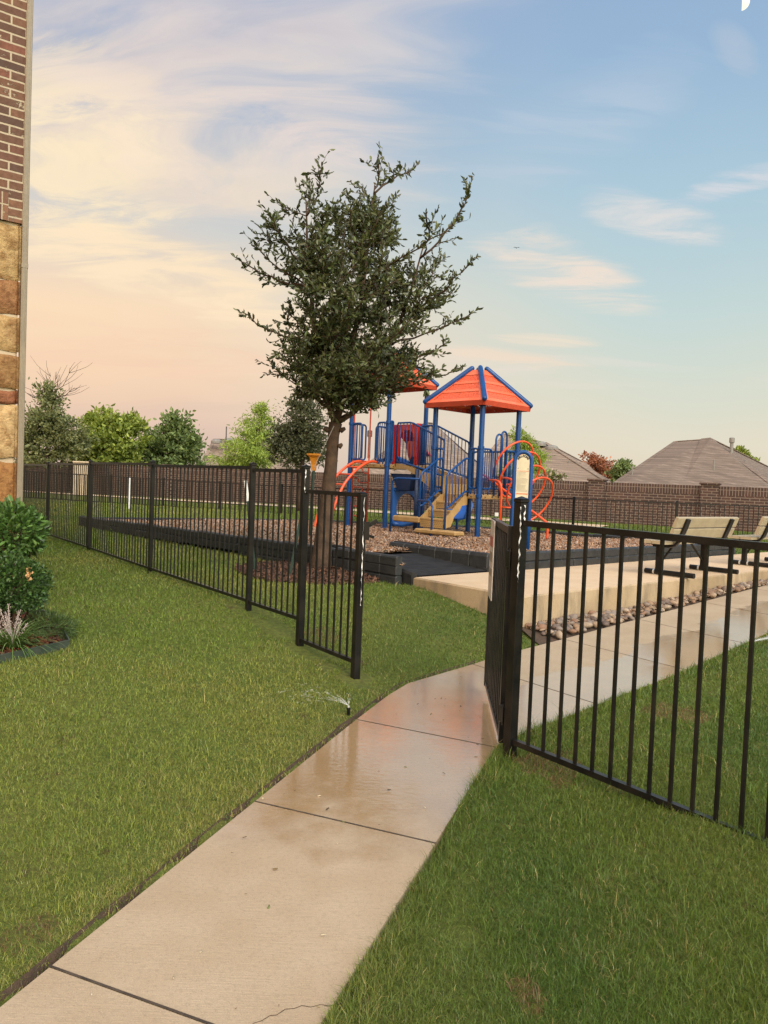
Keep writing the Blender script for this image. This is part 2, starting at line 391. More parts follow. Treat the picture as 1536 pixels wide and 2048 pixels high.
# ------------------------------------------------------------------ the lie of the land
FL0, FLD = Vector((-.17, 5.85)), Vector((-.585, .811))          # the iron fence line
def fl(s): return FL0 + FLD * s
ANCH = [(-1.06, 2.12, -.015), (-.1, 2.15, -.015), (.26, 3.24, -.015), (.7, 4.44, -.01), (-.15, 4.88, -.01), (.05, 5.4, -.01), (-2.2, .5, -.01), (-1.5, 1, -.01), (-.8, .6, -.02),
 (.4, 1.2, 0), (-.17, 5.85, .04), (-.69, 6.6, .12), (-1.27, 7.48, .27), (-2.9, 9.75, .29), (-4.6, 12.1, .29), (-6.28, 14.4, .28), (-7.95, 16.7, .28), (-.6, 5.6, .06), (-1, 6.4, .14),
 (-2.4, 5.9, .17), (-1.8, 4, .06), (-3, 4, .11), (-3, 7, .24), (-2, 6.5, .19), (-4, 2, .08), (-.7, 4.0, .0), (-1.1, 3.0, .0), (-1.6, 2.4, .02),
 (.37, 9.3, .30), (.9, 8.75, .20), (1.24, 8.45, .12), (1.48, 8.0, .02), (-.85, 10.2, .30), (.0, 9.3, .30), (.0, 7.5, .14), (.5, 7.2, .06), (-.5, 8.4, .25), (.18, 6.0, -.005), (.96, 6.85, -.01), (1.64, 7.65, -.02),
 (3.0, 9.2, .03), (5.84, 11.8, .18), (9, 15, .3), (4.05, 8.1, .06), (2.5, 6.4, .0), (1.6, 5.4, .0), (.95, 4.8, .0), (8.5, 12.8, .2),
 (.8, 4.2, .03), (1.1, 3.7, .07), (1.49, 3.3, .165), (1.75, 2.9, .20), (2.5, 4.6, .12), (2.9, 5.6, .08), (4.5, 6.8, .14), (1, 2.5, .06), (1.6, 1.6, .1), (.5, 1.5, .01), (3, 1, .15), (6, 4, .2),
 (-3.5, 14.5, .3), (-7, 18, .33), (-9, 22, .42), (-4.7, 23, .5), (2, 22.5, .52), (6, 20, .5), (-12, 28, .5), (0, 26, .56), (8, 16.6, .42), (10, 15.5, .4), (-14, 10, .3), (-12, 3, .2), (14, 12, .35), (12, 3, .25), (0, -4, 0), (8, -3, .1), (-7, -3, .05)]
A = np.array(ANCH); _dm = np.hypot(A[:, None, 0] - A[None, :, 0], A[:, None, 1] - A[None, :, 1])
_K = np.zeros((len(A) + 1,) * 2); _K[:-1, :-1] = -_dm - np.eye(len(A)) * .04; _K[-1, :-1] = 1; _K[:-1, -1] = 1
_w = np.linalg.solve(_K, np.append(A[:, 2], 0))
def ground(x, y):
    x = np.asarray(x, float); y = np.asarray(y, float)
    z = np.full(x.shape, _w[-1])
    for (a, b, c), w in zip(ANCH, _w[:-1]): z = z - w * np.sqrt((x - a) ** 2 + (y - b) ** 2 + .05 ** 2)
    r = np.hypot(x, y - 10); t = np.clip((r - 17) / 8, 0, 1); z = z * (1 - t) + .5 * t
    t2 = np.clip((y - .47 / .88 * -x - 28.5 - 1.5) / 4, 0, 1)      # lower beyond the brick wall
    t2 = np.clip((y - (28.5 - (x + 1.2) * .533) - 1.0) / 4, 0, 1)
    return z * (1 - t2) + (-1.3) * t2
def g1(x, y): return float(ground(np.array([x]), np.array([y]))[0])

# ------------------------------------------------------------------ outlines on the ground
def w2(p): return (p.x, p.y)
A1, A2 = Vector((-1.06, 2.12)), Vector((-.152, 4.88)); DA = (A2 - A1).normalized()
C1, C2 = Vector((-.109, 2.15)), Vector((.70, 4.44)); DC = (C2 - C1).normalized()
def branch_z(x, y): return max(0.0, .034 * ((x - 1.64) * .69 + (y - 7.6) * .72) + .0)
BF0, BFD = Vector((1.64, 7.6)), (Vector((5.84, 11.7)) - Vector((1.64, 7.6))).normalized()
BN0, BND = Vector((.87, 4.72)), (Vector((4.05, 8.12)) - Vector((.87, 4.72))).normalized()
J = {1: (gz(135, 1942), gz(395, 2048)), 2: (gz(535, 1607), gz(890, 1690)), 3: (gz(722, 1440), gz(1003, 1496))}
jl = [w2(J[i][0]) for i in (1, 2, 3)]; jr = [w2(J[i][1]) for i in (1, 2, 3)]
# the joint ends lie on the two path edges
def on(P, Dv, q): q = Vector(q); return P + Dv * (q - P).dot(Dv)
jl = [on(A1, DA, q) for q in jl]; jr = [on(C1, DC, q) for q in jr]
s0l, s0r = A1 - DA * 1.6, C1 - DC * 1.75
sml, smr = A1 - DA * .62, None
PB, PB2 = Vector(w2(gz(775, 1390))), Vector(w2(gz(815, 1366)))
J4L, J4R = Vector(w2(gz(945, 1328))), Vector((1.60, 5.52))
J4R = on(BN0, BND, J4R)
J5L, J5R = on(BF0, BFD, w2(gz(1135, 1280, .01))), on(BN0, BND, w2(gz(1354, 1330, .03)))
J6L, J6R = on(BF0, BFD, w2(gz(1282, 1240, .06))), on(BN0, BND, w2(gz(1494, 1284, .07)))
step = 1.75
J7L, J7R = J6L + BFD * step, J6R + BND * step
J8L, J8R = J7L + BFD * step, J7R + BND * step
J9L, J9R = J8L + BFD * 3.2, J8R + BND * 3.2
SLABS = [[s0l, jl[0], jr[0], s0r], [jl[0], jl[1], jr[1], jr[0]], [jl[1], jl[2], jr[2], jr[1]],
         [jl[2], PB, PB2, J4L, J4R, BN0.copy(), C2 + DC * .12, jr[2]],
         [J4L, Vector((.96, 6.81)), Vector((1.3, 7.22)), J5L, J5R, J4R], [J5L, J6L, J6R, J5R], [J6L, J7L, J7R, J6R], [J7L, J8L, J8R, J7R], [J8L, J9L, J9R, J8R]]
PATH = [s0l, jl[0], jl[1], jl[2], PB, PB2, J4L, Vector((.96, 6.81)), Vector((1.3, 7.22)), J5L, J6L, J7L, J8L, J9L, J9R, J8R, J7R, J6R, J5R, J4R, BN0, C2 + DC * .12, jr[2], jr[1], jr[0], s0r]
PATH = [tuple(p) for p in PATH]
PD = Vector((.752, .659)); PN = Vector((-.659, .752))                 # along the pad, and away from the lens
PAD0 = Vector((1.5, 8.08)); PADW = 1.68; PADZ = .40
PADP = [PAD0, PAD0 + PD * 13, PAD0 + PD * 13 + PN * PADW, PAD0 + PN * PADW]
BR0 = PAD0 + PN * PADW + PD * 1.44                                    # front end of the right-hand border
_ra = PAD0 + PN * (PADW + 1.36) + PD * .08; _rb = BR0 - PD * .1 + PN * 1.5
MUL = [(.22, 9.35), (-6.7, 17.0), (-2.0, 20.5), (2.1, 20.0), (4.8, 17.5), (6.95, 15.22), tuple(BR0), tuple(_rb), tuple(_ra), (.30, 9.42)]
def mulch_z(x, y):
    x = np.asarray(x, float); y = np.asarray(y, float)
    t = np.clip((y - 13.5) / 7, 0, 1); l = np.clip((-x - .5) / 6, 0, 1)
    z = .535 - .14 * t - .09 * l * (1 - t) + .05 * (fbm(x * .9 + 3, y * .9) - .5) * 2
    return z
BED = [(-2.39, 5.9), (-2.82, 6.65), (-4.6, 7.6), (-4.6, 4.55), (-2.72, 5.33)]
TREE = at(640, 1150, 10.2); TREE.z = .30
BLD = [(-3.34, 7.0), (-11.4, 1.15), (-16.7, 8.45), (-8.6, 14.3)]

# ground sheet, fine near the lens and reaching the horizon
def axis(lo, hi, fine_lo, fine_hi, st):
    a = list(np.arange(fine_lo, fine_hi + 1e-6, st)); q = fine_hi; d = st
    while q < hi: d *= 1.35; q += d; a.append(min(q, hi))
    q = fine_lo; d = st; b = []
    while q > lo: d *= 1.35; q -= d; b.append(max(q, lo))
    return np.array(b[::-1] + a)
gx = axis(-2500, 2500, -9, 10, .13); gy = axis(-300, 3500, -1, 20, .13)
GX, GY = np.meshgrid(gx, gy); GZ = ground(GX, GY)
near = (np.abs(GX) < 14) & (GY < 30)
GZ = np.where(near, GZ + (fbm(GX * 2.2, GY * 2.2) - .5) * .03, GZ)
for poly, dz in ((PATH, -.06),):
    GZ = np.where(inpoly(GX, GY, poly), np.minimum(GZ, np.where(GX > 1.2, np.maximum(0, .034 * ((GX - 1.64) * .69 + (GY - 7.6) * .72)), 0) + dz), GZ)
GZ = np.where(inpoly(GX, GY, [tuple(p) for p in PADP]), np.minimum(GZ, .25), GZ)
GZ = np.where(inpoly(GX, GY, MUL), np.minimum(GZ, .28), GZ)
nx, ny = len(gx), len(gy); idx = np.arange(nx * ny).reshape(ny, nx)
quads = np.stack([idx[:-1, :-1], idx[:-1, 1:], idx[1:, 1:], idx[1:, :-1]], -1).reshape(-1, 4)
gm, k, p, pos, obj = newmat('lawn_soil')
big = k.rng(k.noise(pos, .8, 4), .35, .65); sm = k.rng(k.noise(pos, 24, 5, .7), .3, .7)
gcol = k.mix(big, (.115, .155, .028, 1), (.165, .18, .040, 1)); gcol = k.mix(k.math('MULTIPLY', sm, .75), gcol, (.060, .065, .020, 1))
gcol = k.mix(k.rng(k.noise(pos, 5, 5, .65), .60, .72), gcol, (.085, .055, .028, 1))
k.put(p.inputs['Base Color'], gcol); p.inputs['Roughness'].default_value = .95; p.inputs['Specular IOR Level'].default_value = .15
k.put(p.inputs['Normal'], k.bump(k.noise(pos, 40, 5, .7), .9, .03))
np_mesh('ground', np.stack([GX, GY, GZ], -1).reshape(-1, 3), quads, mat=gm, smooth=True)['kind'] = 'structure'

# concrete, dry and wet
def concrete(name, dry, wetmask=None, stain=.22):
    m, k, p, pos, obj = newmat(name)
    n = k.noise(pos, 3.2, 7, .62); n2 = k.noise(pos, 55, 4, .7); n3 = k.noise(pos, .9, 4)
    c = k.mix(k.rng(n, .3, .72), dry, tuple(x * q for x, q in zip(dry[:3], (.89, .86, .82))) + (1,))
    c = k.mix(k.math('MULTIPLY', k.rng(n3, .42, .62), stain), c, tuple(x * q for x, q in zip(dry[:3], (.70, .66, .60))) + (1,))
    c = k.mix(k.math('MULTIPLY', k.rng(n2, .45, .7), .36), c, tuple(x * .6 for x in dry[:3]) + (1,))
    vor = k.new('ShaderNodeTexNoise'); k.l.new(pos, vor.inputs['Vector']); vor.inputs['Scale'].default_value = 140; vor.inputs['Detail'].default_value = 2
    c = k.mix(k.math('MULTIPLY', k.rng(vor.outputs['Fac'], .66, .74), .6), c, (.10, .07, .045, 1))
    # broom strokes across the walking direction
    mpn = k.new('ShaderNodeMapping'); mpn.inputs['Rotation'].default_value = (0, 0, math.radians(18)); mpn.inputs['Scale'].default_value = (4, 60, 4); k.l.new(pos, mpn.inputs[0])
    broom = k.noise(mpn.outputs[0], 2.2, 4, .6)
    hgt = k.math('ADD', k.math('MULTIPLY', n2, .5), k.math('MULTIPLY', broom, .6))
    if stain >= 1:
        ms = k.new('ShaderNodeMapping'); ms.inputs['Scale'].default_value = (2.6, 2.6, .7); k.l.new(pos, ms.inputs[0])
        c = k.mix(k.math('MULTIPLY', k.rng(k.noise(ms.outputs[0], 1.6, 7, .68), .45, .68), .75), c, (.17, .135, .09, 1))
    rough = .82
    if wetmask:
        w, puddle = wetmask(k, pos)
        c = k.mix(w, c, k.mix(1.0, c, k.mix(puddle, (.80, .72, .62, 1), (.95, .78, .53, 1)), 'MULTIPLY'))
        k.put(p.inputs['Roughness'], k.math('SUBTRACT', .82, k.math('MULTIPLY', w, .45)))
        k.put(p.inputs['Coat Weight'], puddle); p.inputs['Coat Roughness'].default_value = .015; p.inputs['Coat IOR'].default_value = 2.9
        rp = k.new('ShaderNodeMapping'); rp.inputs['Rotation'].default_value = (0, 0, math.radians(-14)); rp.inputs['Scale'].default_value = (1.0, 2.6, 1); k.l.new(pos, rp.inputs[0])
        rip = k.math('ADD', k.noise(rp.outputs[0], 13, 4, .55, .8), k.math('MULTIPLY', k.noise(rp.outputs[0], 34, 3, .6, .5), .30))
        b2 = k.new('ShaderNodeBump'); b2.inputs['Strength'].default_value = .045; b2.inputs['Distance'].default_value = .02; k.put(b2.inputs['Height'], rip)
        k.l.new(b2.outputs[0], p.inputs['Coat Normal'])
    else: p.inputs['Roughness'].default_value = .85
    p.inputs['Specular IOR Level'].default_value = .3
    gr = k.noise(pos, 260, 2, .5); c = k.mix(k.rng(gr, .54, .70, 0, .35), c, tuple(x * .45 for x in dry[:3]) + (1,)); c = k.mix(k.rng(gr, .44, .32, 0, .30), c, tuple(min(.8, x * 1.5) for x in dry[:3]) + (1,))
    k.put(p.inputs['Base Color'], c); k.put(p.inputs['Normal'], k.bump(hgt, .5, .005))
    return m
def wet(k, pos):
    sp = k.new('ShaderNodeSeparateXYZ'); k.l.new(pos, sp.inputs[0]); x, y, z = sp.outputs
    n = k.math('SUBTRACT', k.noise(pos, 1.5, 6, .6), .5); nf = k.math('SUBTRACT', k.noise(pos, 6, 5, .6), .5)
    # along the first leg: water from y = 3.5 onward, dull again near the bend
    a = k.rng(k.math('ADD', y, k.math('ADD', k.math('MULTIPLY', n, 2.0), k.math('MULTIPLY', nf, .5))), 3.0, 3.75)
    a2 = k.rng(k.math('ADD', y, k.math('MULTIPLY', n, 1.6)), 3.0, 3.7)
    up = k.math('SUBTRACT', 1.0, k.rng(k.math('ADD', y, k.math('ADD', k.math('MULTIPLY', n, 1.2), k.math('MULTIPLY', x, -.55))), 5.75, 6.1))
    # along the branch: wet beside its near edge
    nn = Vector((-BND.y, BND.x)); q0 = BN0.dot(nn)
    q = k.math('SUBTRACT', k.math('ADD', k.math('MULTIPLY', x, nn.x), k.math('MULTIPLY', y, nn.y)), q0)
    qn = k.math('ADD', q, k.math('ADD', k.math('MULTIPLY', n, .75), k.math('MULTIPLY', nf, .16)))
    b = k.math('SUBTRACT', 1.0, k.rng(qn, .64, .70))
    onb = k.rng(x, .85, 1.1)
    w = k.math('MAXIMUM', k.math('MULTIPLY', a, k.math('SUBTRACT', 1.0, onb)), k.math('MULTIPLY', b, onb))
    pa = k.math('MULTIPLY', k.math('MULTIPLY', a2, up), k.rng(k.math('ADD', n, k.math('MULTIPLY', nf, .5)), -.34, -.16))
    holes = k.rng(k.noise(pos, 3.3, 5, .6), .27, .36)
    pb = k.math('MULTIPLY', b, holes)
    pud = k.math('MAXIMUM', k.math('MULTIPLY', pa, k.math('SUBTRACT', 1.0, onb)), k.math('MULTIPLY', pb, onb))
    return w, pud
M['joint'] = paint('joint_dirt', (.07, .05, .034, 1), .95, (.03, .022, .016, 1), 18)
M['path'] = concrete('path_concrete', (.39, .305, .205, 1), wet)
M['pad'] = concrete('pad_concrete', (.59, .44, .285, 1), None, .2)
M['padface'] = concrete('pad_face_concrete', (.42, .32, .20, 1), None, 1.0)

mb = MB()
def inset(poly, d):
    c = sum((p for p in poly), Vector((0, 0))) / len(poly); n = len(poly); out = []
    ar = sum(poly[i].x * poly[(i + 1) % n].y - poly[(i + 1) % n].x * poly[i].y for i in range(n)); sg = 1 if ar > 0 else -1
    for i in range(n):
        e1 = (poly[i] - poly[i - 1]).normalized(); e2 = (poly[(i + 1) % n] - poly[i]).normalized()
        n1 = Vector((-e1.y, e1.x)) * sg; n2 = Vector((-e2.y, e2.x)) * sg
        b = n1 + n2; b = b / max(.3, b.dot(n1)); out.append(poly[i] + b * d)
    return out
for sl in SLABS:
    sl = [Vector(p) for p in sl]
    n = len(sl); z = lambda p: branch_z(p.x, p.y) if p.x > 1.2 else 0.0
    o1 = inset(sl, .005); o2 = inset(sl, .0065)
    v = [(p.x, p.y, -.10) for p in o1] + [(p.x, p.y, z(p) - .006) for p in o1] + [(p.x, p.y, z(p)) for p in o2]
    ar = sum(sl[i].x * sl[(i + 1) % n].y - sl[(i + 1) % n].x * sl[i].y for i in range(n))
    f = [tuple(range(2 * n, 3 * n))]
    for a in (0, n):
        for i in range(n): f.append((a + i, a + (i + 1) % n, a + n + (i + 1) % n, a + n + i))
    if ar < 0: f = [tuple(reversed(q)) for q in f]
    mb.add(v, f)
tag(mb.build('path', M['path']), 'tan concrete footpath, wet at the bend by the gate', kind='structure')
# dark dirt lying in the joints between the slabs
mb = MB()
for a, b in ((jl[0], jr[0]), (jl[1], jr[1]), (jl[2], jr[2]), (J4L, J4R), (J5L, J5R), (J6L, J6R), (J7L, J7R), (J8L, J8R)):
    n = Vector((-(b - a).y, (b - a).x)).normalized() * .0042; za = (branch_z(a.x, a.y) if a.x > 1.2 else 0) + .0012; zb = (branch_z(b.x, b.y) if b.x > 1.2 else 0) + .0012
    mb.add([(a.x - n.x, a.y - n.y, za), (a.x + n.x, a.y + n.y, za), (b.x + n.x, b.y + n.y, zb), (b.x - n.x, b.y - n.y, zb)], [(3, 2, 1, 0)])
tag(mb.build('path_joint', M['joint']), kind='structure')
# hairline crack across the nearest slab
mb = MB(); cp = [gz(px, py, .001) for px, py in ((505, 2047), (524, 2041), (540, 2031), (553, 2030), (571, 2018), (588, 2017), (604, 2011), (622, 2014), (641, 2009), (660, 2012), (679, 2007), (705, 2004))]
for a, b in zip(cp, cp[1:]):
    sd_ = Vector((-(b - a).y, (b - a).x, 0)).normalized() * .0012
    mb.add([a - sd_, a + sd_, b + sd_, b - sd_], [(0, 1, 2, 3)])
tag(mb.build('path_crack', M['dirt']), kind='structure')
# soil showing along the trimmed lawn edge
mb = MB(); ed = [s0l, A1, jl[1], jl[2], PB, PB2, J4L, Vector((.96, 6.81))]
fine = []
for a, b in zip(ed, ed[1:]):
    n = max(2, int((b - a).length / .05))
    fine += [a.lerp(b, i / n) for i in range(n)]
v = []; f = []
for i, p_ in enumerate(fine):
    t_ = (fine[min(i + 1, len(fine) - 1)] - fine[max(i - 1, 0)]).normalized(); nn = Vector((-t_.y, t_.x))
    wd = .025 + .03 * float(fbm(np.array([i * .21]), np.array([3.1]))[0])
    o = p_ + nn * wd; zz = g1(o.x, o.y)
    v += [(p_.x, p_.y, -.055), (p_.x + nn.x * .012, p_.y + nn.y * .012, -.04), (o.x, o.y, max(zz, -.01) + .012)]
    if i: q = 3 * i; f += [(q - 3, q, q + 1, q - 2), (q - 2, q + 1, q + 2, q - 1)]
mb.add(v, f); tag(mb.build('soil_edge', M['dirt'], smooth=True), kind='structure')

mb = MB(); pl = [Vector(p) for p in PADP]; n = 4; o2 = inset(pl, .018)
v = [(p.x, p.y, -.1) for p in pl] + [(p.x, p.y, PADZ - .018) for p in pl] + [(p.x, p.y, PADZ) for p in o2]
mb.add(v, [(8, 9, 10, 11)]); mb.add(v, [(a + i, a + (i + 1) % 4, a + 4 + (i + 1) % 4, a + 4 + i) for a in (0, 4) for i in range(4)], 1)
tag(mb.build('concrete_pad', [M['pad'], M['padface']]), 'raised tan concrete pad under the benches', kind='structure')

# mulch bed
mx = np.arange(-7, 7.2, .12); my = np.arange(9.0, 20.8, .12); XX, YY = np.meshgrid(mx, my); ZZ = mulch_z(XX, YY)
ZZ = ZZ + (fbm(XX * 6, YY * 6) - .5) * .05
ins = inpoly(XX, YY, MUL); idx = np.arange(XX.size).reshape(XX.shape)
ok = ins[:-1, :-1] | ins[:-1, 1:] | ins[1:, 1:] | ins[1:, :-1]
q = np.stack([idx[:-1, :-1], idx[:-1, 1:], idx[1:, 1:], idx[1:, :-1]], -1)[ok]
use = np.unique(q); remap = np.zeros(XX.size, int); remap[use] = np.arange(len(use))
VV = np.stack([XX, YY, ZZ], -1).reshape(-1, 3)[use]
# pull outside corners in to the border line
def clamp_poly(V, poly):
    c = np.array(poly).mean(0)
    for i in np.where(~inpoly(V[:, 0], V[:, 1], poly))[0]:
        best = None
        for a, b in zip(poly, poly[1:] + poly[:1]):
            a = np.array(a); b = np.array(b); t = np.clip(np.dot(V[i, :2] - a, b - a) / np.dot(b - a, b - a), 0, 1); s = a + t * (b - a); dd = np.hypot(*(V[i, :2] - s))
            if best is None or dd < best[0]: best = (dd, s)
        V[i, :2] = best[1]
clamp_poly(VV, MUL)
M['mulchbase'] = paint('mulch_base', (.20, .115, .065, 1), .95, (.10, .06, .038, 1), 12, 1.0, 45, fine=.6)
np_mesh('mulch_ground', VV, remap[q], mat=M['mulchbase'], smooth=True)['kind'] = 'structure'
def chips(name, n, sampler, size, cols, lift=.012, pit=.5):
    x, y, z = sampler(n); n = len(x)
    L = size * RNG.uniform(.5, 1.5, n); W = L * RNG.uniform(.2, .45, n); a = RNG.uniform(0, 2 * PI, n); pt = RNG.normal(0, pit, n); rl = RNG.normal(0, pit, n)
    d = np.stack([np.cos(a) * np.cos(pt), np.sin(a) * np.cos(pt), np.sin(pt)], -1); s = np.stack([-np.sin(a) * np.cos(rl), np.cos(a) * np.cos(rl), np.sin(rl)], -1)
    up = np.cross(d, s); c = np.stack([x, y, z + lift + np.abs(RNG.normal(0, .008, n))], -1); t = (W * .3)[:, None]
    V = []
    for su in (-1, 1):
        for (i, j) in ((-1, -1), (1, -.8), (1, .7), (-1, 1)): V.append(c + d * (i * L / 2)[:, None] + s * (j * W / 2)[:, None] + up * su * t / 2)
    V = np.stack(V, 1).reshape(-1, 3); b = np.arange(n)[:, None] * 8
    F = np.concatenate([b + np.array(f) for f in ((4, 5, 6, 7), (0, 1, 5, 4), (1, 2, 6, 5), (2, 3, 7, 6), (3, 0, 4, 7))])
    cols = np.array(cols); ci = cols[RNG.integers(0, len(cols), n)] * RNG.uniform(.7, 1.3, n)[:, None]
    return np_mesh(name, V, F, mat=M['chip'], tint=np.repeat(ci, 8, 0))
def samp_poly(poly, zf, bias=None):
    P = np.array(poly); lo = P.min(0)[:2]; hi = P.max(0)[:2]
    def g(n):
        x = RNG.uniform(lo[0], hi[0], n); y = RNG.uniform(lo[1], hi[1], n); kx = inpoly(x, y, poly)
        if bias is not None: kx &= RNG.random(n) < bias(x, y)
        x, y = x[kx], y[kx]; return x, y, zf(x, y)
    return g
tag(chips('mulch_chips', 300000, samp_poly(MUL, mulch_z, lambda x, y: np.clip((11 / y) ** 2, 0, 1)), .055,
  [(.33, .165, .078), (.27, .132, .065), (.39, .225, .12), (.18, .094, .052), (.42, .29, .19), (.28, .205, .155), (.35, .255, .19), (.12, .066, .04), (.38, .29, .235)]), 'brown and grey wood chips covering the playground bed', kind='stuff')
a_ = np.linspace(0, 2 * PI, 28, endpoint=False); ring = [(TREE.x + 1.12 * math.cos(t) * (1 + .07 * math.sin(3 * t)), TREE.y + 1.12 * math.sin(t)) for t in a_]
tag(chips('tree_mulch', 9000, samp_poly(ring, lambda x, y: ground(x, y) + .05 * np.clip(1.1 - np.hypot(x - TREE.x, y - TREE.y), 0, 1)), .07,
  [(.10, .05, .03), (.075, .04, .028), (.14, .075, .045), (.05, .03, .022)]), 'dark shredded mulch ring round the oak', kind='stuff')
mb = MB(); v = [(TREE.x, TREE.y, TREE.z + .06)] + [(x, y, g1(x, y) + .012) for x, y in ring]; mb.add(v, [(0, i + 1, (i + 1) % 28 + 1) for i in range(28)])
tag(mb.build('tree_bed_soil', M['dirt'], smooth=True), kind='structure')
tag(chips('bed_mulch', 9000, samp_poly([(x * .94 - .20, y * .94 + .36) for x, y in BED], lambda x, y: ground(x, y) + .012), .05, [(.16, .05, .025), (.11, .038, .02), (.20, .075, .035), (.06, .03, .02), (.09, .05, .03)]), 'reddish shredded mulch in the shrub bed', kind='stuff')
mb = MB(); mb.prism([(x, y) for x, y in BED], -.1, 0); mb.v = [(x, y, g1(x, y) + .014 if z == 0 else z) for x, y, z in mb.v]
tag(mb.build('bed_soil', M['dirt']), kind='structure')

_lg = [tuple(q) for q in (A1 - DA * .9, A2, PB2, J4L, C2, C1 - DC * .9)]
tag(chips('path_debris', 150, samp_poly(_lg, lambda x, y: 0 * x + .001), .013, [(.05, .035, .02), (.10, .07, .035), (.16, .11, .05), (.035, .025, .018), (.12, .14, .05), (.45, .38, .25)], lift=.001, pit=.15), 'scattered grass clippings and grit lying on the footpath', kind='stuff')
# ------------------------------------------------------------------ grass
def grass():
    n = 2400000
    th = RNG.uniform(math.radians(-52), math.radians(52), n); r = np.exp(RNG.uniform(math.log(1.15), math.log(27), n))
    x = r * np.sin(th); y = r * np.cos(th) - .15
    keep = np.ones(n, bool)
    for poly, mg in ((PATH, .0), ([tuple(p) for p in PADP], 0), (MUL, 0), (BED, 0), (BLD, 0)): keep &= ~inpoly(x, y, poly)
    keep &= np.hypot(x - TREE.x, y - TREE.y) > 1.0
    rockq = (x - BF0.x) * -BFD.y + (y - BF0.y) * BFD.x; keep &= ~((rockq > 0) & (rockq < 1.3) & (x > 1.5) & (y < 17))
    for p0, dv in ((A1, DA), (C1, DC)):      # thinner right at the trimmed left edge
        pass
    q = (x - A1.x) * -DA.y + (y - A1.y) * DA.x; keep &= ~((q > -.01) & (q < .035) & (y < 5.5) & (RNG.random(n) < .8))
    # bare and thin places, along the left fence and by the gate
    fs = (x - FL0.x) * FLD.x + (y - FL0.y) * FLD.y; fd = (x - FL0.x) * -FLD.y + (y - FL0.y) * FLD.x
    bare = (np.abs(fd) < .16) & (fs > -.25) & (fs < 2.2); keep &= ~(bare & (fbm(x * 5, y * 5) > .36))
    keep &= ~((fbm(x * 3.1 + 40, y * 3.1) > .68) & (RNG.random(n) < .45))
    keep &= ((y < 26.3 - x * .45) & (y > -1.0))
    spots = [(gz(1355, 1412, .09), .17), (gz(1240, 1582, .06), .06), (gz(1100, 1540, .03), .16), (gz(640, 1290, .06), .16), (gz(1060, 1990, .02), .05), (gz(60, 1840, .05), .07)]
    for c, rad in spots: keep &= ~((np.hypot(x - c.x, (y - c.y) * .6) < rad * (.5 + 1.1 * fbm(x * 9, y * 9))) & (RNG.random(n) < .45))
    spm = np.zeros(n, bool)
    for c, rad in spots: spm |= np.hypot(x - c.x, (y - c.y) * .6) < rad * (.5 + 1.2 * fbm(x * 9, y * 9))
    spm = spm[keep]
    x, y, r = x[keep], y[keep], r[keep]; n = len(x); z = ground(x, y) + (fbm(x * 2.2, y * 2.2) - .5) * .03 * (r < 26)
    patch = fbm(x * .75 + 9, y * .75); pat2 = fbm(x * 3.3 + 2, y * 3.3 + 8)
    H = np.clip(RNG.normal(.020, .008, n), .006, .055) * (1 + .30 * (x > .4) * (y < 6)) * (1 + .05 * np.clip(r - 3, 0, 12)) * (.70 + .7 * pat2) * np.where(RNG.random(n) < .035, 1.9, 1.0)
    er = (x - C1.x) * DC.y - (y - C1.y) * DC.x; H = H * np.where((er > -.02) & (er < .14) & (y < 4.6), 1.6, 1.0); en = -((x - BN0.x) * -BND.y + (y - BN0.y) * BND.x); H = H * np.where((en > -.02) & (en < .16) & (x > .9) & (y > 4.6), 1.5, 1.0)
    W = np.maximum(.0017, .00062 * r) * RNG.uniform(.7, 1.35, n)
    a = RNG.uniform(0, 2 * PI, n); lean = np.abs(RNG.normal(.68, .42, n)) + .08; lean = np.clip(lean, 0, 1.35)
    d = np.stack([np.cos(a), np.sin(a)], -1); face = RNG.uniform(0, 2 * PI, n); s = np.stack([np.cos(face), np.sin(face), np.zeros(n)], -1) * (W / 2)[:, None]
    b = np.stack([x, y, z - .006], -1)
    l1 = lean * .55; l2 = lean * 1.45
    mid = b + np.stack([d[:, 0] * np.sin(l1), d[:, 1] * np.sin(l1), np.cos(l1)], -1) * (H * .55)[:, None]
    tip = mid + np.stack([d[:, 0] * np.sin(l2), d[:, 1] * np.sin(l2), np.cos(l2)], -1) * (H * .6)[:, None]
    V = np.stack([b - s, b + s, mid + s * .85, mid - s * .85, tip], 1).reshape(-1, 3)
    i = np.arange(n)[:, None] * 5
    g1_ = np.array([.165, .225, .036]); g2_ = np.array([.255, .265, .060]); g3_ = np.array([.085, .155, .027]); dry = np.array([.36, .30, .12])
    t = np.clip((patch - .34) / .3, 0, 1)[:, None]
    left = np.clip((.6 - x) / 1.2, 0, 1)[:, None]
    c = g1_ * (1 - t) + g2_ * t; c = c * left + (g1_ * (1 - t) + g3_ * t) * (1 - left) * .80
    u = RNG.random(n)[:, None]; c = np.where(u < .22, g3_, c)
    pd = (.035 + .10 * np.clip((pat2 - .52) / .2, 0, 1) + .25 * np.clip((.14 - np.abs(q[keep] if False else ((x - A1.x) * -DA.y + (y - A1.y) * DA.x) - .05)) / .14, 0, 1) * (y < 5.6))[:, None]
    c = np.where(RNG.random(n)[:, None] < pd, dry * RNG.uniform(.5, 1.1, n)[:, None], c)
    c = c * (1 + .04 * left)
    c = np.where((spm & (RNG.random(n) < .72))[:, None], np.array([.20, .125, .06]) * RNG.uniform(.5, 1.3, n)[:, None], c)
    c = c * RNG.uniform(.55, 1.45, n)[:, None]
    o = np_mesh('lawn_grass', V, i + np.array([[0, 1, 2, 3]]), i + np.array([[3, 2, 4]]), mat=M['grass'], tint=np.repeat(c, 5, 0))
    tag(o, 'mown green grass on both sides of the footpath', kind='stuff')
    print('grass blades', n)
grass()
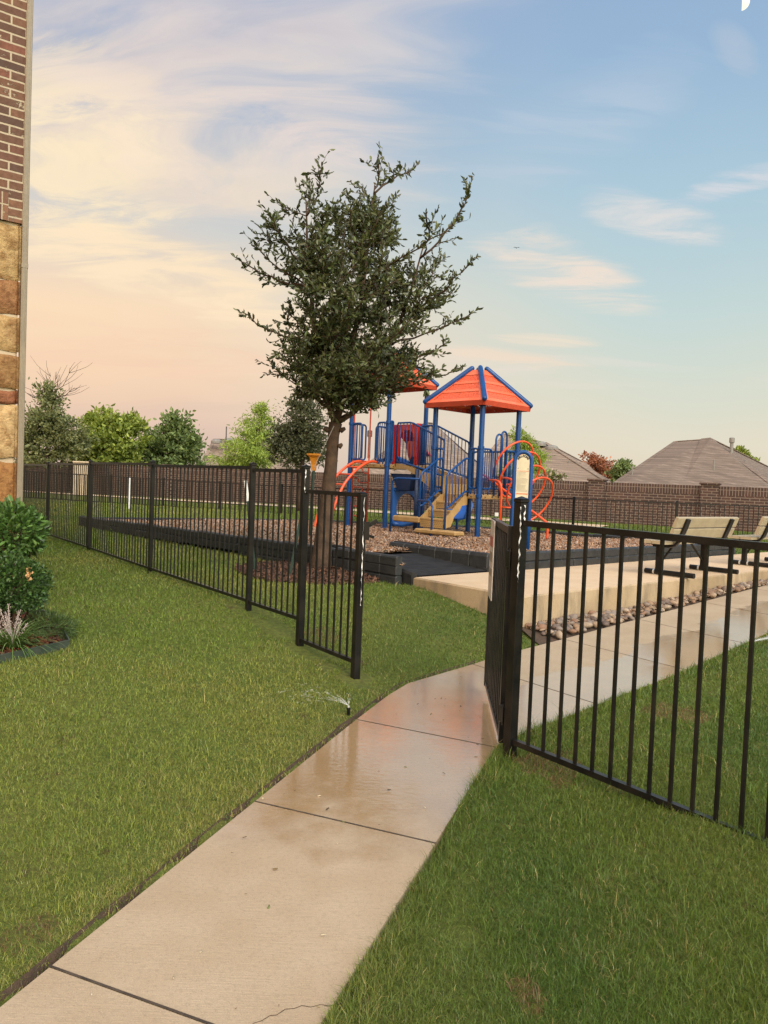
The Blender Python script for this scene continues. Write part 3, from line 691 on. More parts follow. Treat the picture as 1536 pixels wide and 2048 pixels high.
# ------------------------------------------------------------------ iron fence and gate
def fp(s, z): q = fl(s); return Vector((q.x, q.y, z))
def post_mb(p, zt, w, rz, zb=None):
    mb = MB(); zb = (g1(p.x, p.y) - .08) if zb is None else zb
    mb.box((p.x, p.y, (zb + zt - .02) / 2), (w, w, zt - .02 - zb), rz, bev=.004)
    mb.box((p.x, p.y, zt - .012), (w * 1.12, w * 1.12, .024), rz, bev=.006)
    n = len(mb.v); h = w * .56; ca, sa = math.cos(rz), math.sin(rz)
    mb.add([(p.x + a * ca - b * sa, p.y + a * sa + b * ca, zt - .001) for a, b in ((-h, -h), (h, -h), (h, h), (-h, h))] + [(p.x, p.y, zt + .014)], [(0, 1, 4), (1, 2, 4), (2, 3, 4), (3, 0, 4)])
    return mb
FRZ = math.atan2(FLD.y, FLD.x)
def drip(a, b, n, w, off, parent):                    # a white streak where the coat has flaked
    mb = MB(); prev = None; a = Vector(a); b = Vector(b); rt = Vector((1, .2, 0)).normalized()
    for i in range(n + 1):
        c = a.lerp(b, i / n) + Vector(off); ww = w * (.35 + random.random()) * (0.08 if random.random() < .45 else 1)
        j = rt * random.uniform(-.004, .004); r_ = (c + j - rt * ww, c + j + rt * ww)
        if prev: mb.add([prev[0], prev[1], r_[1], r_[0]], [(0, 1, 2, 3)])
        prev = r_
    o = mb.build('flaked_paint', M['white_paint'], parent); return tag(o, 'white flaked streak of paint')
def panel(name, s0, s1, zt, zb0, zb1, n, parent, P=fp):
    mb = MB()
    for i in range(1, n):
        t = i / n; s = s0 + (s1 - s0) * t; zb = zb0 + (zb1 - zb0) * t
        mb.bar(P(s, zb), P(s, zt - .012), .0150 if P is not fp else .0130, .0150 if P is not fp else .0130, up=(FLD.x, FLD.y, 0))
    o = mb.build(name, M['black'], parent)
    MB().bar(P(s0, zt), P(s1, zt), .030, .032).build('top_rail', M['black'], o)
    MB().bar(P(s0, zb0), P(s1, zb1), .030, .030).build('bottom_rail', M['black'], o)
    return o
lf = thing('iron_fence', 'black iron picket fence running from the gate opening back past the building', 'fence', fp(0, .03))
SP = [0, .87, 1.88, 4.70, 7.54, 10.38, 13.2, 16.04]; ZT = [1.455, 1.655, 1.675, 1.69, 1.69, 1.655, 1.61, 1.6]
for i, (s, zt) in enumerate(zip(SP, ZT)):
    q = fp(s, 0); w = .056 if i < 2 else .049
    o = post_mb(q, zt, w, FRZ).build('post', M['black'], lf)
    if i == 0:
        drip((q.x + .02, q.y - .036, 1.43), (q.x + .02, q.y - .036, .60), 34, .0034, (0, 0, 0), o)
        mb = MB(); mb.bar((q.x + .04, q.y, 1.20), (q.x + .12, q.y + .02, 1.25), .02, .03); mb.bar((q.x + .04, q.y, 1.14), (q.x + .10, q.y + .02, 1.12), .02, .02); mb.bar((q.x + .045, q.y, 1.10), (q.x + .045, q.y, 1.24), .03, .04)
        mb.build('latch_catch', M['black'], lf)
    if i == 1: drip((q.x + .003, q.y - .039, 1.63), (q.x + .003, q.y - .039, 1.43), 12, .0045, (0, 0, 0), o)
PN_ = [(0, 1, 1.44, .16, .165, 8), (1, 2, 1.61, .345, .34, 9), (2, 3, 1.632, .35, .34, 24), (3, 4, 1.652, .34, .34, 24), (4, 5, 1.632, .34, .33, 24), (5, 6, 1.602, .33, .33, 24), (6, 7, 1.59, .33, .33, 24)]
for a, b, zt, z0, z1, n in PN_: panel('fence_panel', SP[a] + .03, SP[b] - .03, zt, z0, z1, n, lf)
# right-hand fence and the open gate
RP = Vector((.765, 4.30)); RD = Vector((.54, -.842)).normalized()
def rp(s, z): q = RP + RD * s; return Vector((q.x, q.y, z))
rf = thing('iron_fence', 'black iron picket fence crossing the right-hand lawn in front of the benches', 'fence', rp(0, .03))
q = rp(0, 0); o = post_mb(q, 1.485, .058, FRZ).build('post', M['black'], rf)
drip((q.x - .006, q.y - .039, 1.44), (q.x - .006, q.y - .039, 1.02), 22, .0034, (0, 0, 0), o)
drip((q.x + .016, q.y - .034, 1.45), (q.x + .016, q.y - .034, 1.36), 6, .004, (0, 0, 0), o)
for s in (1.66, 4.3): post_mb(rp(s, 0), 1.50, .049, FRZ).build('post', M['black'], rf)
panel('fence_panel', .03, 1.63, 1.350, .118, .168, 14, rf, rp); panel('fence_panel', 1.69, 4.28, 1.36, .16, .2, 24, rf, rp)
GH, GE = Vector((.733, 4.385)), Vector((.814, 5.68)); gd = (GE - GH).normalized(); gl = (GE - GH).length
def gp(s, z, off=0.0): q = GH + gd * s + Vector((-gd.y, gd.x)) * off; return Vector((q.x, q.y, z))
gt = thing('iron_gate', 'black iron gate swung open over the path, seen almost edge on', 'gate', gp(0, .05))
mb = MB(); mb.bar(gp(.02, .07), gp(.02, 1.325), .04, .04, up=(gd.x, gd.y, 0)); mb.bar(gp(gl - .02, .07), gp(gl - .02, 1.315), .04, .04, up=(gd.x, gd.y, 0))
mb.bar(gp(.04, 1.295), gp(gl - .04, 1.295), .03, .04); mb.bar(gp(.04, .09), gp(gl - .04, .09), .03, .035)
mb.build('frame', M['black'], gt)
mb = MB()
for i in range(1, 11): mb.bar(gp(.02 + (gl - .04) * i / 11, .1), gp(.02 + (gl - .04) * i / 11, 1.28), .018, .018, up=(gd.x, gd.y, 0))
mb.build('pickets', M['black'], gt)
for z in (.25, 1.14):
    mb = MB(); mb.box((.735, 4.36, z), (.05, .05, .10), .3, bev=.006); mb.tube([(.725, 4.345, z - .06), (.725, 4.345, z + .06)], .011, 8); mb.build('hinge', M['black'], gt)
mb = MB(); mb.box(tuple(gp(gl - .03, 1.10, -.035)), (.08, .03, .14), math.atan2(gd.y, gd.x), bev=.008); mb.bar(gp(gl - .03, 1.12, -.02), gp(gl + .04, 1.12, -.02), .02, .025); mb.build('latch', M['black'], gt)
MB().bar(gp(gl - .2, 1.335), gp(gl - .2, 1.36), .03, .025).build('top_tab', M['galv'], gt)
# the notice on the gate
ns = thing('notice_sign', 'weathered white notice board fixed upright to the open gate', 'sign', gp(gl - .35, .75, .035))
mb = MB(); mb.bar(gp(gl - .34, .77, .032), gp(gl - .34, 1.312, .032), .006, .30, up=(gd.x, gd.y, 0)); mb.build('board', M['notice'], ns)
for z0, z1, mt in ((1.13, 1.20, 'notice_red'), (1.03, 1.09, 'sign_grey'), (.93, .98, 'sign_grey')):
    mb = MB(); mb.bar(gp(gl - .34, z0, .037), gp(gl - .34, z1, .037), .003, .22, up=(gd.x, gd.y, 0)); mb.build('printed_block', M[mt], ns)

# ------------------------------------------------------------------ the building on the left
BC = Vector((-3.34, 7.0)); BZ = .2
bl = thing('brick_building', 'brick building corner with a tan stone base at the left edge', 'building', (BC.x, BC.y, BZ), rotz=math.atan2(.585, .811), local=True)
M['bbrick'] = bricks('building_brick', [(.17, .085, .052, 1), (.085, .055, .046, 1), (.22, .11, .065, 1), (.12, .068, .05, 1), (.20, .082, .056, 1)], (.46, .38, .27, 1), .245, .0795, .0085, bump=.8, smear=.9, wear=.6)
def wallbox(name, x0, x1, y0, y1, z0, z1, mat, parent):       # local: x from the corner along the front (negative), y back along the side
    mb = MB(); mb.box(((x0 + x1) / 2, (y0 + y1) / 2, (z0 + z1) / 2 - BZ), (x1 - x0, y1 - y0, z1 - z0)); return mb.build(name, mat, parent)
zz = [at(20, y, 7.0).z for y in (445, 560, 632, 707, 778, 810, 920, 1012, 1100, 1180, 1300)]
ZB = zz[0]
wallbox('brick_wall', -10, 0, .03, 9, ZB, 9.5, M['bbrick'], bl)
wallbox('mortar_core', -9.98, -.02, .06, 8.98, -.2, ZB, M['column'], bl)
stone_m, k, p, pos, obj = newmat('stone_veneer'); a = k.new('ShaderNodeAttribute', attribute_name='tint')
sn = k.noise(pos, 13, 8, .7, .15); sc = k.mix(k.rng(sn, .38, .68), a.outputs['Color'], k.mix(1.0, a.outputs['Color'], (.50, .40, .30, 1), 'MULTIPLY'))
sc = k.mix(k.math('MULTIPLY', k.rng(k.noise(pos, 3, 5, .6), .52, .66), .5), sc, (.20, .075, .025, 1))
k.put(p.inputs['Base Color'], sc); p.inputs['Roughness'].default_value = .9; k.put(p.inputs['Normal'], k.bump(k.math('ADD', sn, k.math('MULTIPLY', k.noise(pos, 40, 5), .3)), 1.0, .03))
V = []; Q = []; T = []
cols = [(.50, .34, .15), (.30, .15, .06), (.47, .31, .135), (.36, .20, .075), (.33, .13, .06), (.50, .34, .16), (.33, .16, .05), (.44, .28, .12), (.38, .24, .1), (.45, .30, .14), (.36, .2, .08)]
for ci in range(len(zz) - 1):
    x1 = 0.0; zt, zb = zz[ci], zz[ci + 1]; first = True
    while x1 > -9.5:
        wd = random.uniform(.35, .75); x0 = x1 - wd; tt = random.uniform(-.012, .012); N = 9
        col = np.array(cols[ci] if first else random.choice(cols)) * random.uniform(.85, 1.15)
        for face in range(2 if first else 1):
            b = len(V)
            for j in range(N):
                for i in range(N):
                    u, w = i / (N - 1), j / (N - 1); ed = min(u, 1 - u, w, 1 - w)
                    h = .03 * min(1, ed * 7) + .018 * (float(fbm(np.array([u * 3 + ci * 5 + x1 * 7]), np.array([w * 3 + ci]))[0]) - .5) * (1 if ed > 0 else 0)
                    wob = .020 * math.sin(u * 5 + ci * 2 + x1) + .012 * math.sin(u * 13 + ci * 3 + x1 * 5)
                    z = zb + .012 + (zt - zb - .024) * w + wob * (1 if 0 < w < 1 else .6) - BZ
                    if face == 0: V.append((x0 + .008 + (wd - .012) * u, .045 - h - tt, z))
                    else: V.append((-.03 + h, .02 + .5 * u, z))
            for j in range(N - 1):
                for i in range(N - 1): Q.append((b + j * N + i, b + j * N + i + 1, b + (j + 1) * N + i + 1, b + (j + 1) * N + i))
            T += [col] * (N * N)
        x1 = x0; first = False
np_mesh('stone_base', V, Q, mat=stone_m, tint=np.array(T), parent=bl, smooth=True)
M['soldier'] = bricks('soldier_brick', [(.25, .125, .07, 1), (.095, .05, .045, 1), (.19, .08, .055, 1)], (.44, .36, .25, 1), .085, .245, .0065, offset=0, bump=.8, smear=.6, wear=.5)
wallbox('soldier_course', -10, -.12, .024, .06, ZB, ZB + .245, M['soldier'], bl)
ds = MB(); ds.box((.022, .04, 4.4), (.050, .075, 10.0), 0, bev=.008); ds.box((.022, .04, at(45, 530, 7.0).z - BZ), (.056, .081, .05), 0, bev=.006)
for i in (-1, 1): ds.bar((.022 + i * .012, .0005, -.5), (.022 + i * .012, .0005, 9.3), .010, .006, up=(1, 0, 0))
ds.build('downspout', M['downspout'], bl)
# ------------------------------------------------------------------ leaves and twigs
def leaves(P, Dr, size, aspect, fold=.25, curl=.0):
    """one folded pointed leaf per point: P base points, Dr directions"""
    n = len(P); Dr = Dr / np.linalg.norm(Dr, axis=1, keepdims=True)
    rnd = RNG.normal(0, 1, (n, 3)); s = np.cross(Dr, rnd); s /= np.linalg.norm(s, axis=1, keepdims=True) + 1e-9; up = np.cross(s, Dr)
    L = size[:, None]; W = L * aspect
    b = P; m1 = P + Dr * L * .5 + up * L * curl; t = P + Dr * L
    l = m1 + s * W / 2 + up * W * fold; r = m1 - s * W / 2 + up * W * fold
    V = np.stack([b, r, t, l], 1).reshape(-1, 3); i = np.arange(n)[:, None] * 4
    return V, np.concatenate([i + np.array([[0, 1, 2]]), i + np.array([[0, 2, 3]])])
def leaves6(P, Dr, size, aspect, fold=.2):
    """a rounder leaf: six edge points about a folded midrib"""
    n = len(P); Dr = Dr / np.linalg.norm(Dr, axis=1, keepdims=True)
    rnd = RNG.normal(0, 1, (n, 3)); s = np.cross(Dr, rnd); s /= np.linalg.norm(s, axis=1, keepdims=True) + 1e-9; up = np.cross(s, Dr)
    L = size[:, None]; W = L * aspect
    pts = [P]
    for (u, w) in ((.3, .42), (.68, .46)): pts += [P + Dr * L * u + s * W * w + up * W * fold, P + Dr * L * u - s * W * w + up * W * fold]
    pts += [P + Dr * L - up * L * .06]
    V = np.stack(pts, 1).reshape(-1, 3); i = np.arange(n)[:, None] * 6
    q = np.concatenate([i + np.array([[0, 2, 4, 5]]), i + np.array([[0, 5, 3, 1]])])
    return V, q
def limb(a, b, bow=.1, n=7, wig=.03):
    a, b = Vector(a), Vector(b); L = (b - a).length; d = Vector((random.gauss(0, 1), random.gauss(0, 1), random.uniform(-1, .2))).normalized() * bow * L
    return [a.lerp(b, i / n) + d * math.sin(PI * i / n) + Vector((random.gauss(0, 1), random.gauss(0, 1), random.gauss(0, 1))) * wig * L / n * (1 if 0 < i < n else 0) for i in range(n + 1)]
def main_oak():
    t = thing('oak_tree', 'young live oak with sparse dark crown standing in mulch behind the fence', 'tree', TREE)
    wood = MB(); d0 = 10.2
    tr = [at(640, 1155, d0), at(643, 1120, d0), at(648, 1060, d0), at(655, 1000, d0), at(662, 930, d0), at(667, 870, d0), at(671, 846, d0)]
    px = d0 / F_PX
    rad = [30, 20, 16.5, 14.5, 12.5, 11.5, 13.5]
    wood.tube(tr, [r * px for r in rad], 12)
    # burls and cut stubs
    for (x, y, dx) in ((657, 861, -9), (681, 861, 9), (678, 893, 6)):
        a = at(x, y, d0 - .02); wood.tube([a, a + Vector((dx * px, -.02, .03))], [.04, .022], 7)
    F = tr[-1]; tips = []
    tgt = [(560, 395, .1), (640, 297, -.5), (615, 325, .5), (700, 330, .8), (757, 280, -.2), (830, 303, .6), (952, 340, .2), (535, 425, -.7), (452, 507, .2), (475, 628, -.3), (950, 525, -.4), (945, 640, .3),
           (940, 742, .6), (548, 752, .4), (905, 455, -.9), (915, 585, 1.0), (905, 690, -.9), (520, 560, 1.1), (500, 480, -.4), (580, 690, -1.2), (620, 770, -1.0), (720, 740, -1.3), (830, 760, -.8), (780, 700, 1.3), (680, 450, 1.3), (760, 430, -1.2),
           (600, 560, -1.3), (860, 400, -.6), (880, 520, 1.2), (700, 600, -1.4), (830, 640, -1.3), (650, 650, 1.4), (740, 520, 1.4), (660, 500, -1.1), (800, 560, -1.4), (560, 620, .9), (860, 720, .9), (590, 480, .6), (870, 620, .2), (790, 380, .2), (700, 390, -.6), (610, 720, .7), (750, 790, .5), (640, 790, .3), (560, 720, -.2), (760, 785, -.5), (800, 772, .4), (725, 800, -.3), (838, 748, -.2), (700, 790, .6), (780, 740, -.9), (690, 745, -.9), (820, 715, .8), (870, 755, 0), (600, 760, .2)]
    n_out = len(tgt)
    for i in range(56):
        a_ = random.uniform(0, 2 * PI); r_ = random.random() ** .5; yy_ = 585 + 205 * r_ * math.sin(a_)
        yy_ = 590 + 190 * r_ * math.sin(a_); tgt.append((708 + (150 if yy_ > 520 else 110) * r_ * math.cos(a_), yy_, random.uniform(-1.0, 1.0)))
    twigs = []
    lead = [F] + [at(x, y, d0 + dd) for x, y, dd in ((690, 780, .05), (705, 690, 0), (722, 600, -.05), (733, 520, 0), (742, 435, .05), (750, 365, -.1))]
    lr_ = [.058, .048, .037, .027, .018, .012, .006]; wood.tube(lead, lr_, 8)
    l2 = [F] + [at(x, y, d0 + dd) for x, y, dd in ((655, 800, -.15), (640, 720, -.3), (625, 620, -.25), (615, 500, -.1), (612, 400, .2))]; wood.tube(l2, [.05, .044, .036, .028, .018, .008], 8)
    l3 = [F] + [at(x, y, d0 + dd) for x, y, dd in ((705, 826, .2), (740, 770, .35), (780, 690, .45), (820, 590, .4), (850, 480, .2))]; wood.tube(l3, [.05, .04, .034, .027, .018, .008], 8)
    mains = [lead, l2, l3]
    for ti, (x, y, dd) in enumerate(tgt):
        airy = y < 415 or x < 530 or x > 890
        y = 560 + (y - 560) * ((.86 if y < 415 else .93) if y < 560 else .95); x = 705 + (x - 705) * .95
        tip = at(x, y, d0 + dd * .95)
        # leave the main stem lower down than the tip, rising at a steep angle
        best = None
        for ml in mains:
            for i in range(len(ml) - 1):
                for f_ in (0, .33, .67):
                    p_ = ml[i].lerp(ml[i + 1], f_); v_ = tip - p_; hz = math.hypot(v_.x, v_.y)
                    if v_.z < .25 * hz: continue
                    c = v_.length + abs(v_.z - .9 * hz) * .6
                    if best is None or c < best[0]: best = (c, p_)
        p_ = best[1] if best else F
        br = limb(p_, tip, .10, 8, .12); L = (tip - p_).length
        wood.tube(br, [max(.0035, .006 + .011 * L * (1 - i / 8) * .8) for i in range(9)], 5)
        twigs.append((br, L, .30))
        for i in range(2, 9):
            for q in range((1 if random.random() < .75 else 0) if airy else (random.choice((1, 2, 2)) if i < 8 else 1)):
                o = br[i - 1].lerp(br[i], random.random()); ax = (br[i] - br[i - 1]).normalized()
                dv = (ax * .8 + Vector((random.gauss(0, .8), random.gauss(0, .8), random.gauss(.25, .5)))).normalized(); l_ = random.uniform(.18, .50) * (1.15 - i / 12) * (.75 if airy else 1)
                sb = limb(o, o + dv * l_, .1, 5, .12); wood.tube(sb, [.0055 - .0008 * j for j in range(6)], 4)
                twigs.append((sb, l_, 0))
                for w in range(random.randint(0, 1) if airy else random.randint(1, 3)):
                    o2 = sb[random.randint(2, 4)]; d2 = (dv * .7 + Vector((random.gauss(0, .7), random.gauss(0, .7), random.gauss(.2, .5)))).normalized(); l2_ = random.uniform(.10, .28)
                    tw = limb(o2, o2 + d2 * l2_, .1, 3); wood.tube(tw, [.0035, .003, .0025, .002], 3); twigs.append((tw, l2_, 0))
    # long thin shoots standing out of the crown
    outer = sorted((tw[0] for tw in twigs if tw[2] > 0), key=lambda b_: -abs(b_[-1].x - F.x) - .8 * (b_[-1].z - F.z))[:22]
    for b_ in outer:
        ax = (b_[-1] - b_[-3]).normalized(); out_ = Vector((b_[-1].x - F.x, b_[-1].y - F.y, 0)).normalized()
        for q_ in range(2):
            o = b_[random.randint(4, 8)]; dv = (ax * .7 + out_ * random.uniform(.0, .7) + Vector((random.gauss(0, .25), random.gauss(0, .25), random.uniform(.1, .8)))).normalized(); l_ = random.uniform(.20, .45)
            sh_ = limb(o, o + dv * l_, .08, 7, .10); wood.tube(sh_, [.005 - .00055 * j for j in range(8)], 4); twigs.append((sh_, l_ * .55, .15))
    wood.build('trunk', M['bark'], t, smooth=True)
    # bare fine twigs near the middle
    bt = MB()
    for i in range(46):
        a = at(random.uniform(640, 800), random.uniform(520, 800), d0 + random.uniform(-.9, -.2)); b = a + Vector((random.gauss(0, .12), random.gauss(0, .1), random.uniform(.25, .7))); bt.tube(limb(a, b, .08, 5, .1), [.004, .0035, .003, .0025, .002, .0015], 4)
    bt.build('bare_twigs', M['twig'], t)
    P, Dd, sz = [], [], []
    for (pl, L, skip) in twigs:
        k_ = len(pl) - 1; cnt = int(L / .039) + 3
        for j in range(cnt):
            u = skip + (1 - skip) * (j + random.random()) / cnt; u = min(.999, u); i = int(u * k_); f_ = u * k_ - i
            p_ = pl[i].lerp(pl[i + 1], f_); ax = (pl[i + 1] - pl[i]).normalized()
            dv = ax * random.uniform(.5, 1.1) + Vector((random.gauss(0, .55), random.gauss(0, .55), random.gauss(.1, .5)))
            P.append(p_); Dd.append(dv.normalized()); sz.append(random.uniform(.046, .096))
    P = np.array([tuple(p_) for p_ in P]); Dd = np.array([tuple(p_) for p_ in Dd]); sz = np.array(sz)
    V, q = leaves6(P, Dd, sz, .40, .22)
    n = len(P); c = np.array([(.062, .082, .028), (.085, .102, .035), (.042, .056, .022), (.115, .135, .048), (.078, .082, .038)])[RNG.integers(0, 5, n)] * RNG.uniform(.7, 1.35, n)[:, None]
    new = RNG.random(n) < .02; c[new] = np.array((.10, .14, .04))
    np_mesh('crown', V, q, mat=M['leaf'], tint=np.repeat(c, 6, 0), parent=t); print('oak leaves', n)
    return t
main_oak()
def stake(pxs, d, label, white=None, wire=None):
    base = at(*pxs[0], d); t = thing('tree_stake', label, 'stake', base)
    top = at(*pxs[1], d); mb = MB(); mb.bar(base - Vector((0, 0, .05)), top, .032, .008); mb.bar(base - Vector((0, 0, .05)), top, .008, .034); mb.build('post', M['stake'], t)
    if white: mb = MB(); a = at(*white, d); mb.bar(a, top + (top - a) * .02, .038, .014); mb.bar(a, top + (top - a) * .02, .014, .040); mb.build('white_tip', M['white_paint'], t)
    if wire: MB().tube([top, at(*wire, d + .1)], .0035, 4).build('guy_wire', M['wire'], t)
stake([(512, 1152), (491, 962)], 9.9, 'leaning green tree stake with a white painted top', white=(496, 1002))
stake([(573, 1178), (616, 960)], 9.5, 'leaning dark green tree stake guyed by wire to the oak', wire=(668, 852))

def tree(name, label, base_px, d, crown, n, lsz, cols, limbs=9, trunk_r=.09, clump=.38, group=None, shape='round', asp=.5, dens=1.0, bare=None):
    """crown: list of ellipses (px, py, rx, ry) as they stand at distance d, each given real depth"""
    b = at(*base_px, d); b.z = min(b.z, g1(b.x, b.y) + .02) if base_px[1] > 900 else b.z
    t = thing(name, label, 'tree', b, group); s = d / F_PX
    mb = MB(); cs = [(at(x, y, d + random.uniform(-.3, .3) * rx * s), rx * s, ry * s) for x, y, rx, ry in crown]
    top = max(cs, key=lambda c: c[0].z)[0]; low = min(c[0].z - c[2] for c in cs); fork = b.lerp(Vector((top.x, top.y, b.z)), .3); fork.z = max(b.z + .6, low + .15 * (top.z - low))
    mb.tube(limb(b - Vector((0, 0, .1)), fork, .03, 4), [trunk_r * 1.3, trunk_r * 1.1, trunk_r, trunk_r * .9, trunk_r * .85], 8)
    P, N = [], []
    for (c, rx, rz) in cs:
        k_ = max(3, int(limbs * rx * rz / sum(q[1] * q[2] for q in cs) * 2.5))
        mb.tube(limb(fork, c, .08, 5, .1), [trunk_r * .6 * (1 - i / 7) for i in range(6)], 6)
        for i in range(k_):
            v_ = Vector((random.gauss(0, 1), random.gauss(0, 1), random.gauss(.2, .9))).normalized(); e_ = c + Vector((v_.x * rx, v_.y * rx, v_.z * rz)) * random.uniform(.6, .95)
            mb.tube(limb(c, e_, .12, 4, .1), [trunk_r * .22, trunk_r * .18, trunk_r * .13, trunk_r * .09, trunk_r * .05], 4)
        m_ = int(n * rx * rz / sum(q[1] * q[2] for q in cs)); nc = max(8, int(m_ / 24)); 
        cc = RNG.normal(0, 1, (nc, 3)); cc /= np.linalg.norm(cc, axis=1, keepdims=True); cc *= (RNG.random(nc) ** .42 * RNG.uniform(.75, 1.22, nc))[:, None]
        cc = cc * np.array([rx, rx, rz]) + np.array(c); cr_ = RNG.uniform(.35, 1.15, nc) * clump
        w = RNG.integers(0, nc, m_); o = RNG.normal(0, .5, (m_, 3)) * cr_[w][:, None] * np.array([1, 1, .62])
        P.append(cc[w] + o); N.append(o * .6 + (cc[w] - np.array(c)) * .25 / max(rx, .1) + RNG.normal(0, .35, (m_, 3)) + (np.array([0, 0, -.35]) if shape == 'droop' else np.array([0, 0, .12])))
    if bare:
        for (x, y) in bare:
            e_ = at(x, y, d + random.uniform(-.5, .5)); a = limb(top, e_, .09, 6, .14); mb.tube(a, [.032, .026, .02, .016, .012, .009, .006], 4)
            for j in range(9):
                o = a[random.randint(2, 5)]; mb.tube(limb(o, o + ((e_ - top).normalized() * .7 + Vector((random.gauss(0, .5), random.gauss(0, .5), .25))) * random.uniform(.3, .9), .1, 3), [.011, .009, .007, .005], 3)
    mb.build('trunk', M['bark'], t, smooth=True)
    P = np.concatenate(P); N = np.concatenate(N); m_ = len(P)
    V, q = leaves6(P, N, RNG.uniform(.6, 1.35, m_) * lsz, asp)
    c = np.array(cols)[RNG.integers(0, len(cols), m_)] * RNG.uniform(.65, 1.4, m_)[:, None]
    np_mesh('crown', V, q, mat=M['farleaf'], tint=np.repeat(c, 6, 0), parent=t)
GR = 'trees beyond the brick wall'
dk = [(.18, .20, .09), (.23, .245, .105), (.13, .155, .07)]; md = [(.22, .28, .05), (.31, .36, .075), (.16, .21, .042)]; lt = [(.27, .36, .06), (.34, .42, .085), (.21, .30, .055)]; bg_ = [(.16, .22, .08), (.22, .28, .10), (.12, .17, .06)]
tree('oak_tree', 'grey-green tree with bare dead twigs on top beside the building', (92, 945), 33, [(95, 850, 46, 38), (55, 885, 45, 38), (130, 880, 42, 42), (100, 800, 22, 40), (85, 915, 50, 18)], 8500, .15, dk, group=GR, bare=[(140, 735), (100, 745), (60, 790), (150, 775), (118, 750), (75, 775)])
tree('leafy_tree', 'bright green broad-leaved tree second from the building', (232, 945), 36, [(225, 885, 58, 40), (196, 850, 30, 26), (258, 850, 32, 26), (175, 905, 40, 24), (235, 925, 60, 16), (222, 840, 22, 18)], 7500, .22, md, group=GR)
tree('leafy_tree', 'rounded blue-green tree between the bright tree and the left roof', (345, 945), 38, [(345, 885, 50, 40), (375, 895, 34, 35), (350, 848, 32, 18), (305, 900, 38, 32), (345, 925, 60, 16)], 7500, .20, bg_, group=GR)
tree('cypress_tree', 'feathery light green cypress right of the left roof', (510, 950), 34, [(522, 825, 16, 22), (515, 860, 38, 26), (505, 900, 58, 30), (490, 925, 60, 16)], 9000, .16, lt, shape='droop', clump=.32, group=GR, asp=.22)
tree('oak_tree', 'dark sparse oak just behind the main tree', (603, 985), 24, [(600, 860, 52, 52), (585, 905, 46, 30), (630, 895, 34, 34), (610, 815, 28, 26), (560, 880, 24, 30)], 8500, .10, [(.10, .11, .055), (.13, .135, .07), (.07, .08, .045)], group=GR, clump=.30, trunk_r=.08)
tree('cypress_tree', 'feathery green cypress behind the ring climber', (1050, 975), 33, [(1045, 890, 20, 26), (1060, 915, 36, 24), (1050, 940, 46, 18), (1035, 872, 10, 18)], 5500, .15, lt, shape='droop', clump=.3, group=GR, asp=.22)
tree('crape_myrtle', 'pale flowering shrub tree topping the wall behind the ring climber', (1100, 985), 29, [(1100, 958, 26, 14), (1080, 965, 16, 12)], 1500, .13, [(.12, .15, .05), (.5, .42, .36), (.45, .36, .32), (.16, .18, .06)], group=GR, clump=.2)
tree('red_leaf_tree', 'small rust-coloured tree in the gap between two roofs', (1200, 985), 44, [(1200, 940, 30, 26), (1185, 922, 18, 14), (1212, 955, 22, 18)], 2600, .17, [(.32, .13, .07), (.40, .18, .10), (.24, .10, .06)], group=GR, clump=.3)
tree('leafy_tree', 'small dark green tree left of the large right-hand roof', (1245, 985), 40, [(1246, 940, 15, 24), (1235, 955, 14, 16)], 1600, .17, bg_, group=GR, clump=.3)
tree('leafy_tree', 'green treetop showing over the right slope of the large roof', (1480, 985), 62, [(1478, 915, 16, 20), (1497, 925, 12, 12)], 900, .26, md, group=GR, clump=.4)

# ------------------------------------------------------------------ shrubs in the bed
def shrub(name, label, c, r, n, lsz, cols, asp, stems):
    b = Vector((c.x, c.y, g1(c.x, c.y))); t = thing(name, label, 'shrub', b)
    mb = MB()
    for i in range(stems):
        v_ = Vector((random.gauss(0, 1), random.gauss(0, 1), random.gauss(.4, .7))).normalized(); mb.tube(limb(b + Vector((random.gauss(0, .02), random.gauss(0, .02), -.03)), c + Vector((v_.x * r[0], v_.y * r[0], v_.z * r[1])) * .8, .08, 6, .06), [.012, .011, .009, .007, .006, .005, .003], 5)
    mb.build('stems', M['bark'], t, smooth=True)
    v_ = RNG.normal(0, 1, (n, 3)); v_ /= np.linalg.norm(v_, axis=1, keepdims=True); rr = RNG.random(n) ** .28
    lump = 1 + .5 * (fbm(v_[:, 0] * 2.2 + 5, v_[:, 2] * 2.2 + v_[:, 1] * 1.7 + 3) - .45) * 2
    P = np.array(c) + v_ * (rr * lump)[:, None] * np.array([r[0], r[0], r[1]])
    Dd = v_ + RNG.normal(0, .55, (n, 3)) + np.array([0, 0, .35])
    V, q = leaves6(P, Dd, RNG.uniform(.6, 1.3, n) * lsz, asp, .18)
    cc = np.array(cols)[RNG.integers(0, len(cols), n)] * RNG.uniform(.65, 1.35, n)[:, None]
    np_mesh('foliage', V, q, mat=M['leaf'], tint=np.repeat(cc, 6, 0), parent=t); return t
c1 = at(26, 1064, 6.35); shrub('broadleaf_shrub', 'clipped shrub with large glossy leaves against the building corner', c1, (.235, .22), 2200, .058, [(.075, .15, .032), (.12, .22, .05), (.05, .105, .026), (.09, .17, .04)], .40, 14)
c2 = at(28, 1172, 6.0); sh2 = shrub('boxwood_shrub', 'dense small-leaved boxwood in front of the glossy shrub', c2, (.25, .235), 6500, .026, [(.05, .105, .024), (.075, .145, .034), (.034, .075, .018)], .6, 12)
V, q = leaves6(np.array([tuple(at(57 + random.gauss(0, 3), 1148 + 6 * random.gauss(0, 1), 5.74)) for i in range(16)]), RNG.normal(0, 1, (16, 3)), np.full(16, .03), .6)
